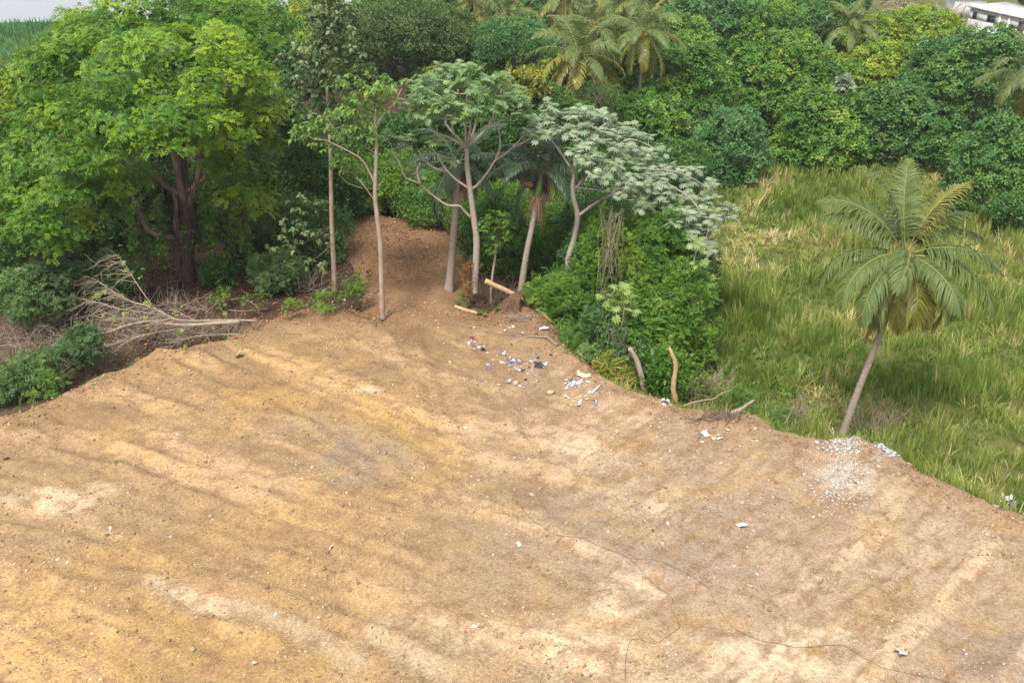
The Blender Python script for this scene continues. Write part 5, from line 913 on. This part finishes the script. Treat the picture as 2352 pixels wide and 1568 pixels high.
heap(14, 1625, 1002, 15, 6, ['white', 'white', 'blue', 'tan'], 'pale scrap on the right rim', 'scraps on the right rim')
heap(14, 2312, 1156, 16, 5, ['white', 'blue', 'white', 'grey'], 'scrap at the rim near the right edge', 'scraps at the right edge')
heap(20, 1200, 745, 50, 16, ['white', 'white', 'grey', 'tan'], 'pale scrap on the earth just below the leaning log', 'scraps below the leaning log')
heap(14, 1170, 880, 50, 10, ['white', 'grey', 'black'], 'scrap strewn below the main litter heap', 'scraps below the main heap')
k = 0
while k < 32:
    px, py = rl.uniform(20, 2330), rl.uniform(800, 1550); p = onground(px, py)
    if float(poly_sd(p[0], p[1])) > -.3: continue
    drop('plastic_scrap', (SCR.get(('white', k % 5)) or list(SCR.values())[0]) if k % 4 else (SCR.get(('grey', k % 5)) or list(SCR.values())[1]), p, None, float(rl.uniform(.07, .16)), 'small pale scrap lying loose on the bare earth', 'litter', 'small scraps strewn over the clearing', rl, .05); k += 1
# thin wires lying on the earth
d2 = lambda L: [(1176 + x / 2, 861.3 + y / 2) for x, y in L]
for lb, L_ in [('thin black wire curving from the centre down to the lower edge', d2([(0, 520), (60, 630), (200, 735), (380, 775), (540, 845), (640, 950), (735, 1022), (730, 1070), (770, 1150), (740, 1180), (660, 1230), (560, 1210), (525, 1290), (520, 1410)])), ('thin black wire running from the centre to the lower right', d2([(540, 843), (650, 850), (790, 905), (900, 975), (930, 1040), (980, 1120), (1080, 1195), (1200, 1228), (1350, 1250), (1520, 1243), (1640, 1310), (1720, 1350), (1900, 1385), (2060, 1430)]))]:
    P = catmull([onground(x, y) + [0, 0, .02] for x, y in L_], 9); P[:, 2] = gz(P[:, 0], P[:, 1]) + .02; g = Geo(); tube(g, P, .006, 4, cap=False); tag(link('wire', g.mesh('wire', M['wire'], P[0]), None, tuple(P[0])), lb, 'wire', 'wires lying on the clearing')

# ------------------------------------------------------------------ fallen wood, brush
def grow(g, P0, d, L, r0, depth_, r, spread=.55, sag=.0, tint=.5, kids_=3):
    n = 5; P = [np.array(P0, float)]; dd = unit(np.array(d, float))
    for k in range(n): dd = unit(dd + r.normal(0, .16, 3) - [0, 0, sag]); P.append(P[-1] + dd * L / n)
    P = np.array(P); P[:, 2] = np.maximum(P[:, 2], gz(P[:, 0], P[:, 1]) + .02); tube(g, P, [r0, r0 * .75, r0 * .4], 5 if r0 > .04 else 4, np.clip(tint + r.normal(0, .15), 0, 1), r0 > .04)
    if depth_:
        for k in range(kids_):
            i = r.integers(1, n + 1); grow(g, P[i], dd + r.normal(0, spread, 3), L * r.uniform(.4, .75), r0 * .5, depth_ - 1, r, spread, sag, tint, kids_)
def fallen_tree():
    r = np.random.default_rng(8); b = onground(600, 752) + [0, 0, .1]; o = thing('fallen_tree', 'fallen bare tree with bleached branches lying along the bank rim, left', 'fallen tree', b)
    c5 = lambda L: [(x / 3, 459.4 + y / 3) for x, y in L]
    def lay(L_, lift): return catmull([(lambda p: p + [0, 0, h])(on(x, y, -.2 + h)) for (x, y), h in zip(c5(L_), np.linspace(lift[0], lift[1], len(L_)))], 5)
    g = Geo(); P = lay([(1660, 898), (1500, 910), (1350, 925), (1200, 925), (1050, 905), (900, 935), (780, 980), (700, 1000)], (.55, .7)); tube(g, P, [.12, .09, .065, .035], 8, .6, lump=.14); link('trunk', g.mesh('trunk', M['twig'], b, True), o); bases = list(P[8:])
    for L_, lf, r0 in [([(1780, 880), (1600, 885), (1400, 900), (1250, 905), (1150, 870), (1050, 830), (920, 800), (800, 740), (700, 680), (600, 640)], (.45, 1.2), .1), ([(1060, 825), (980, 740), (910, 650), (850, 600)], (1.0, 2.0), .05), ([(1150, 870), (950, 850), (800, 830), (650, 790)], (.7, .9), .06), ([(1250, 915), (1050, 880), (850, 880), (700, 870)], (.6, .6), .05), ([(1660, 955), (1400, 965), (1250, 1000)], (.3, .3), .05), ([(1350, 930), (1100, 960), (900, 1010), (720, 1060)], (.5, .4), .05)]:
        r0 = r0 * .62; g = Geo(); P = lay(L_, lf); tube(g, P, [r0, r0 * .8, r0 * .35], 6, .55, lump=.12); link('branch', g.mesh('branch', M['twig'], b, True), o); bases += list(P[6:])
    g = Geo()
    for k in range(300):
        p = bases[r.integers(0, len(bases))]; grow(g, p, [-1, r.normal(0, .5), r.normal(0, .3)], r.uniform(.7, 1.7), r.uniform(.012, .026), 1, r, .5, .06, .5, 2)
    tag(link('twigs', g.mesh('twigs', M['twig'], b), o), kind='stuff')
    g = Geo(); P = np.array([bases[r.integers(0, len(bases))] + r.normal(0, .4, 3) for k in range(60)]); scatter(g, ROS_WIDE[0], P, unit(r.normal(0, .5, P.shape) + [0, 0, 1]), .2, .9, r); link('withered_leaves', g.mesh('withered_leaves', M['thin'], b), o)
fallen_tree()
def brush(label, px, py, rx, ry, n, seed, mat='twig', L=(.8, 1.8), up=.5, r0=(.012, .028), depth_=1, tint=.55, lift=.2):
    r = np.random.default_rng(seed); c = onground(px, py); s = mpp(c); g = Geo()
    for k in range(n):
        a = r.uniform(0, 6.28); q = math.sqrt(r.random()); p = c + np.array([math.cos(a) * q * rx * s, math.sin(a) * q * ry * s * 1.8, 0]); p[2] = float(gz(p[0], p[1])) + r.random() * lift
        grow(g, p, [r.normal(0, 1), r.normal(0, .8), r.uniform(-.1, up * 2)], r.uniform(*L), r.uniform(*r0), depth_, r, .55, 0, tint, 2)
    o = link('brush_pile', g.mesh('brush_pile', M[mat], c), None, tuple(c)); tag(o, label, 'brush pile', 'piles of dry brush'); return o
brush('tan dry brush at the far left, above the dark feathery bushes', 70, 780, 110, 34, 170, 1, tint=.55, up=.7); brush('dry brush heaped under the fallen tree', 420, 775, 120, 16, 130, 2, tint=.4); brush('dry brush behind the fallen tree at the forest edge', 400, 715, 90, 14, 70, 3, tint=.45); brush('brushwood below the dark bushes at the lower left', 190, 855, 55, 22, 120, 4, tint=.5)
brush('reddish brown withered brush at the lower left corner', 60, 900, 45, 16, 70, 5, 'twigdk'); brush('tangled bare twigs at the foot of the umbrella shaped cecropia', 1125, 700, 55, 14, 90, 6, 'twigdk', up=.9); brush('fine grey brush right of the white snag', 1625, 905, 55, 22, 80, 7, tint=.75, up=.9, L=(1, 2)); brush('leafless bush beside the leaning palm stem', 2010, 985, 60, 24, 80, 8, tint=.7, up=1.2, L=(.9, 1.9), r0=(.008, .018))
brush('scattered sticks on the rim left of the leaning palm', 1650, 958, 70, 8, 60, 9, 'twigdk', L=(.4, .9), lift=.05, up=.2); brush('broken sticks below the log end', 1190, 735, 25, 8, 30, 10, L=(.4, .9), lift=.1); brush('twiggy scrub left of the path mouth', 700, 665, 46, 14, 60, 11, tint=.4, up=.5); brush('bare sticks between rim and leaning palm', 1830, 965, 45, 16, 26, 12, tint=.6, up=1, L=(.9, 1.8))
def stick(name, label, cat, pts, r0, r1, mat, n=7, lift=0, Y=None, group=None):
    W = [(onground(x, y) + [0, 0, lift]) if Y is None else at(x, y, Y) for x, y in pts]; P = catmull(W, 5); g = Geo(); tube(g, P, np.linspace(r0, r1, 4), n, lump=.22)
    if name in ('log', 'dead_snag', 'broken_stump'): g.V[-1][-n:] += unit(P[-1] - P[-2]) * (np.random.default_rng(int(abs(pts[0][0]))).random((n, 1)) - .3) * .45
    o = link(name, g.mesh(name, M[mat], W[0], True), None, tuple(W[0])); tag(o, label, cat, group); return o
stick('log', 'leaning peeled log with a pale broken end, right of the path', 'log', c6([(1448, 556), (1540, 600), (1620, 636), (1700, 672)]), .17, .14, 'wood_raw', 9, Y=57.2)
stick('log', 'split lower log running down the bank from the leaning log', 'log', c6([(1735, 700), (1800, 760), (1870, 815), (1905, 850)]), .13, .08, 'wood_raw', 8, lift=.12)
stick('log', 'short pale log lying in the earth at the path mouth', 'log', c6([(1240, 740), (1300, 758), (1375, 782)]), .13, .09, 'wood_raw', 8, lift=.06)
stick('branch', 'crooked bare branch lying on the rim below the logs', 'branch', c6([(1745, 945), (1800, 948), (1870, 955), (1910, 985), (1940, 1012)]), .03, .06, 'twig', 6, lift=.1)
stick('branch', 'thin stick on the earth below the path mouth', 'branch', c6([(1340, 872), (1400, 880), (1440, 895), (1475, 915)]), .025, .015, 'twig', 5, lift=.03)
stick('branch', 'thin pale stick on the slope right of the fallen tree', 'branch', [(627, 763), (655, 765), (682, 767)], .03, .02, 'twig', 5, lift=.03)
stick('branch', 'broken branch left of the path on the leaf litter', 'branch', [(533, 692), (560, 690), (592, 708)], .03, .02, 'twig', 5, lift=.12)
stick('branch', 'long thin branch on the forest floor by the fallen tree', 'branch', [(525, 715), (560, 718), (610, 712)], .03, .02, 'twig', 5, lift=.1)
stick('dead_snag', 'bleached bare snag standing on the rim right of the thicket', 'snag', c7([(945, 1420), (930, 1330), (946, 1200), (930, 1140), (912, 1100)]), .16, .09, 'wood_raw', 8, Y=47.6)
stick('broken_stump', 'thick brown broken trunk at the rim below the thicket', 'stump', c7([(755, 1375), (720, 1220), (690, 1140), (655, 1085)]), .17, .12, 'bark_pale', 9, Y=48.6)
stick('broken_stump', 'short brown broken trunk left of the thick one', 'stump', c7([(668, 1335), (640, 1295), (605, 1258)]), .13, .11, 'bark_pale', 8, Y=49.2)
stick('broken_stump', 'thin broken trunk at the left end of the stump group', 'stump', c7([(606, 1325), (590, 1290), (568, 1255)]), .09, .08, 'bark_pale', 7, Y=49.6)
stick('branch', 'grey curved branch leaning out of the bank under the thicket', 'branch', c7([(560, 1260), (535, 1222), (490, 1200), (435, 1190)]), .08, .05, 'bark', 7, Y=50.2)
stick('dead_snag', 'thin dark trunk between the thick stump and the white snag', 'snag', c7([(760, 1300), (785, 1240), (798, 1150), (795, 1110)]), .1, .07, 'bark', 7, Y=49.2)
stick('log', 'torn stump with a yellow broken end on the rim', 'log', c7([(1295, 1492), (1350, 1470), (1420, 1420)]), .16, .06, 'bark_pale', 8, Y=46.2)
stick('branch', 'bare branch lying along the rim right of the white snag', 'branch', c7([(990, 1448), (1060, 1425), (1130, 1410), (1190, 1400), (1230, 1370), (1300, 1345)]), .06, .02, 'twig', 6, Y=47.2)
stick('branch', 'forked bare branch rising from the bank left of the leaning palm', 'branch', [(1800, 975), (1815, 950), (1822, 930), (1812, 905)], .035, .015, 'twig', 5, Y=45.6)
stick('pipe', 'short white pipe lying near the scattered pale heap', 'pipe', [(1360, 905), (1368, 896), (1378, 887)], .05, .05, 'lit_white', 8, lift=.06)
stick('post', 'thin white stake by the foot of the leaning palm', 'stake', [(1915, 998), (1914, 990), (1912, 982)], .03, .03, 'lit_white', 5, Y=43.4)
stick('branch', 'small stick on the earth right of centre', 'branch', [(1370, 1358), (1386, 1355), (1402, 1353)], .025, .018, 'twig', 5, lift=.03)
# withered orange fronds and fibre clump by the logs
r = np.random.default_rng(14); p = at(1078, 640, 57.4); g = Geo(); P = p + np.stack([r.normal(0, .22, 90), r.normal(0, .2, 90), r.uniform(-1.0, 1.2, 90)], 1); scatter(g, PINF[0], P, unit(r.normal(0, .5, P.shape) - [0, 0, .4]), .22, r.random(90), r); b = np.array([p[0], p[1], float(gz(p[0], p[1]))]); o = thing('withered_shrub', 'withered orange shrub at the foot of the umbrella shaped cecropia', 'shrub', b); link('crown', g.mesh('crown', M['orange'], b), o); g = Geo(); tube(g, [b, p + [0, 0, .5], p + [.1, 0, 1.5]], [.04, .03, .01], 5); link('stem', g.mesh('stem', M['twigdk'], b), o)
p = onground(1195, 708); g = Geo()
for k in range(170):
    a = r.uniform(1.9, 4.6); d = np.array([math.cos(a), math.sin(a) * .8, 0]); tube(g, catmull([p + [0, 0, 1.0] + r.normal(0, .12, 3), p + d * r.uniform(.3, .7) + [0, 0, .8], p + d * r.uniform(.7, 1.5) + [0, 0, .1]], 3), [.014, .010, .006], 4, r.random(), False)
tag(link('fallen_palm_head', g.mesh('fallen_palm_head', M['fiber'], p), None, tuple(p)), 'brown fibrous palm flower head slumped against the leaning log', 'palm debris')
for lb, x0, x1, y0, y1, Yv, n in [('curtain of dry brown vines hanging under the silvery canopy', 1372, 1436, 478, 720, 54.6, 30), ('dry vine strands hanging over the bank below the sapling', 1400, 1445, 740, 880, 50.8, 24), ('dry vine tangle beside the drooping branch', 1560, 1620, 640, 740, 53.0, 24)]:
    p0 = at((x0 + x1) / 2, y0, Yv); g = Geo()
    for k in range(n):
        s_ = at(r.uniform(x0, x1), y0 + r.uniform(-8, 40), Yv + r.normal(0, .25)); e = at(r.uniform(x0, x1) + r.normal(0, 5), r.uniform(y0 + .35 * (y1 - y0), y1), Yv + r.normal(0, .3)); tube(g, catmull([s_, (2 * s_ + e) / 3 + r.normal(0, .22, 3), (s_ + 2 * e) / 3 + r.normal(0, .22, 3), e], 4), r.uniform(.006, .013), 4, r.random(), False)
    tag(link('dry_vines', g.mesh('dry_vines', M['twig'], p0), None, tuple(p0)), lb, 'vines', 'dry vines hanging in the thicket')
# leafless trees near the house
def bare_tree(label, px, py, Y, h, mat, seed, lean=0):
    r = np.random.default_rng(seed); p = at(px, py, Y); b = np.array([p[0], p[1], float(gz(p[0], p[1]))]); o = thing('bare_tree', label, 'tree', b, 'leafless trees near the house'); g = Geo(); top = p
    tube(g, catmull([b, (b + top) / 2 + [.3, 0, 0], top], 4), [.2, .14, .1], 6); link('trunk', g.mesh('trunk', M[mat], b), o); g = Geo()
    for k in range(26): grow(g, top - [0, 0, r.random() * h * .4], [r.normal(0, 1), r.normal(0, 1), r.uniform(-.2, 1)], h * r.uniform(.6, 1.1), .07, 2, r, .6, .03, .7, 3)
    link('branches', g.mesh('branches', M[mat], b), o)
bare_tree('leafless tan tree left of the concrete house', 2172, 30, 141, 3.4, 'twig', 1); bare_tree('leafless tan tree at the top edge, left of the yellow topped mango', 2075, 5, 146, 3.2, 'twig', 2); bare_tree('grey brown twiggy tree against the house corner', 2205, 75, 139, 2.6, 'twigdk', 3)

# ------------------------------------------------------------------ houses
def box(g, a, b):
    x0, y0, z0 = a; x1, y1, z1 = b; V = [(x0, y0, z0), (x1, y0, z0), (x1, y1, z0), (x0, y1, z0), (x0, y0, z1), (x1, y0, z1), (x1, y1, z1), (x0, y1, z1)]
    g.add(V, [np.array([[0, 3, 2, 1], [4, 5, 6, 7], [0, 1, 5, 4], [1, 2, 6, 5], [2, 3, 7, 6], [3, 0, 4, 7]])])
def house():
    p = on(2226, 14, 7.3); ang = math.atan2(-.86, .51); zb = 2.6; H_ = 7.3 - zb
    o = thing('concrete_house', 'grey unpainted concrete house with a flat roof and two barred windows', 'house', (p[0], p[1], zb)); o.rotation_euler = (0, R(4.5), ang)
    part = lambda nm, boxes, mat, par=None: [link(nm, (lambda g: ([box(g, a, b_) for a, b_ in boxes], g.mesh(nm, M[mat]))[1])(Geo()), par or o)][0]
    W, D = 15.0, 8.0; wins = [(.5, 1.25), (2.9, 4.25)]; z0, z1 = H_ - 1.65, H_ - .65
    bx = [((0, 0, 0), (W, .25, z0)), ((0, 0, z1), (W, .25, H_ - .15)), ((0, 0, z0), (.5, .25, z1)), ((1.25, 0, z0), (2.9, .25, z1)), ((4.25, 0, z0), (W, .25, z1))]
    part('wall', bx, 'concrete'); part('wall', [((0, .25, 0), (.25, D, H_ - .15))], 'concrete'); part('wall', [((W - .25, .25, 0), (W, D, H_ - .15))], 'concrete'); part('wall', [((.25, D - .25, 0), (W - .25, D, H_ - .15))], 'concrete')
    part('roof', [((-.3, -.35, H_ - .15), (W + .4, D + .3, H_ + .10))], 'roof_con')
    for a, b_ in wins:
        f = part('window', [((a, .05, z0), (a + .07, .16, z1)), ((b_ - .07, .05, z0), (b_, .16, z1)), ((a + .07, .05, z0), (b_ - .07, .16, z0 + .07)), ((a + .07, .05, z1 - .07), (b_ - .07, .16, z1))], 'frame'); part('pane', [((a + .07, .12, z0 + .07), (b_ - .07, .14, z1 - .07))], 'pane', f)
        n = 1; part('bar', [((a + (b_ - a) * (k + 1) / (n + 1) - .03, .04, z0 + .07), (a + (b_ - a) * (k + 1) / (n + 1) + .03, .115, z1 - .07)) for k in range(n)], 'white_paint' if False else 'frame', f)
    part('pillar', [((4.8, -.12, 0), (5.05, -.003, H_ - .16))], 'white_paint'); part('pillar', [((6.3, -.12, 0), (6.5, -.003, H_ - .16))], 'white_paint'); part('door', [((7.9, -.04, .4), (8.9, -.004, H_ - .6))], 'dkred'); part('base_band', [((-.02, -.06, 0), (4.7, -.004, H_ - 2.7))], 'white_paint')
    ca, sa = math.cos(ang), math.sin(ang); lx, ly = 2.0, D + 1.2; o2 = thing('cream_house', 'cream and grey building with a long parapet behind the concrete house', 'house', (p[0] + lx * ca - ly * sa, p[1] + lx * sa + ly * ca, zb)); o2.rotation_euler = (0, R(4.5), ang)
    g = Geo(); box(g, (0, 0, 0), (16, 6, H_ - .1)); link('wall', g.mesh('wall', M['concrete']), o2); g = Geo(); box(g, (-.1, -.1, H_ - .1), (16.1, .2, H_ + .75)); link('parapet', g.mesh('parapet', M['cream']), o2)
    g = Geo(); box(g, (-1.5, 3.0, H_ - .1), (16, 8, H_ + 2.9)); link('upper_storey', g.mesh('upper_storey', M['concrete']), o2); g = Geo(); box(g, (4.5, 2.93, H_ + .4), (7.5, 2.996, H_ + 1.3)); link('opening', g.mesh('opening', M['dkred']), o2)
    g = Geo(); tube(g, [(3, -.5, H_ - .5), (3, -.5, H_ + 3.2)], .05, 5); link('pole', g.mesh('pole', M['white_paint']), o2)
    s = on(2228, -2, 6.6); o3 = thing('green_roofed_shed', 'shed with a bright green roof sheet left of the cream building', 'shed', (s[0], s[1] + 4, 2.8)); g = Geo(); box(g, (-.5, 0, 0), (4.5, 4, 3.6)); link('wall', g.mesh('wall', M['concrete']), o3); g = Geo(); V = [(-1, -.4, 3.61), (5, -.4, 3.61), (5, 4.4, 4.3), (-1, 4.4, 4.3)]; g.add(V + [(a, b_, c + .06) for a, b_, c in V], [np.array([[3, 2, 1, 0], [4, 5, 6, 7], [0, 1, 5, 4], [1, 2, 6, 5], [2, 3, 7, 6], [3, 0, 4, 7]])]); link('roof', g.mesh('roof', M['tarp']), o3)
house()
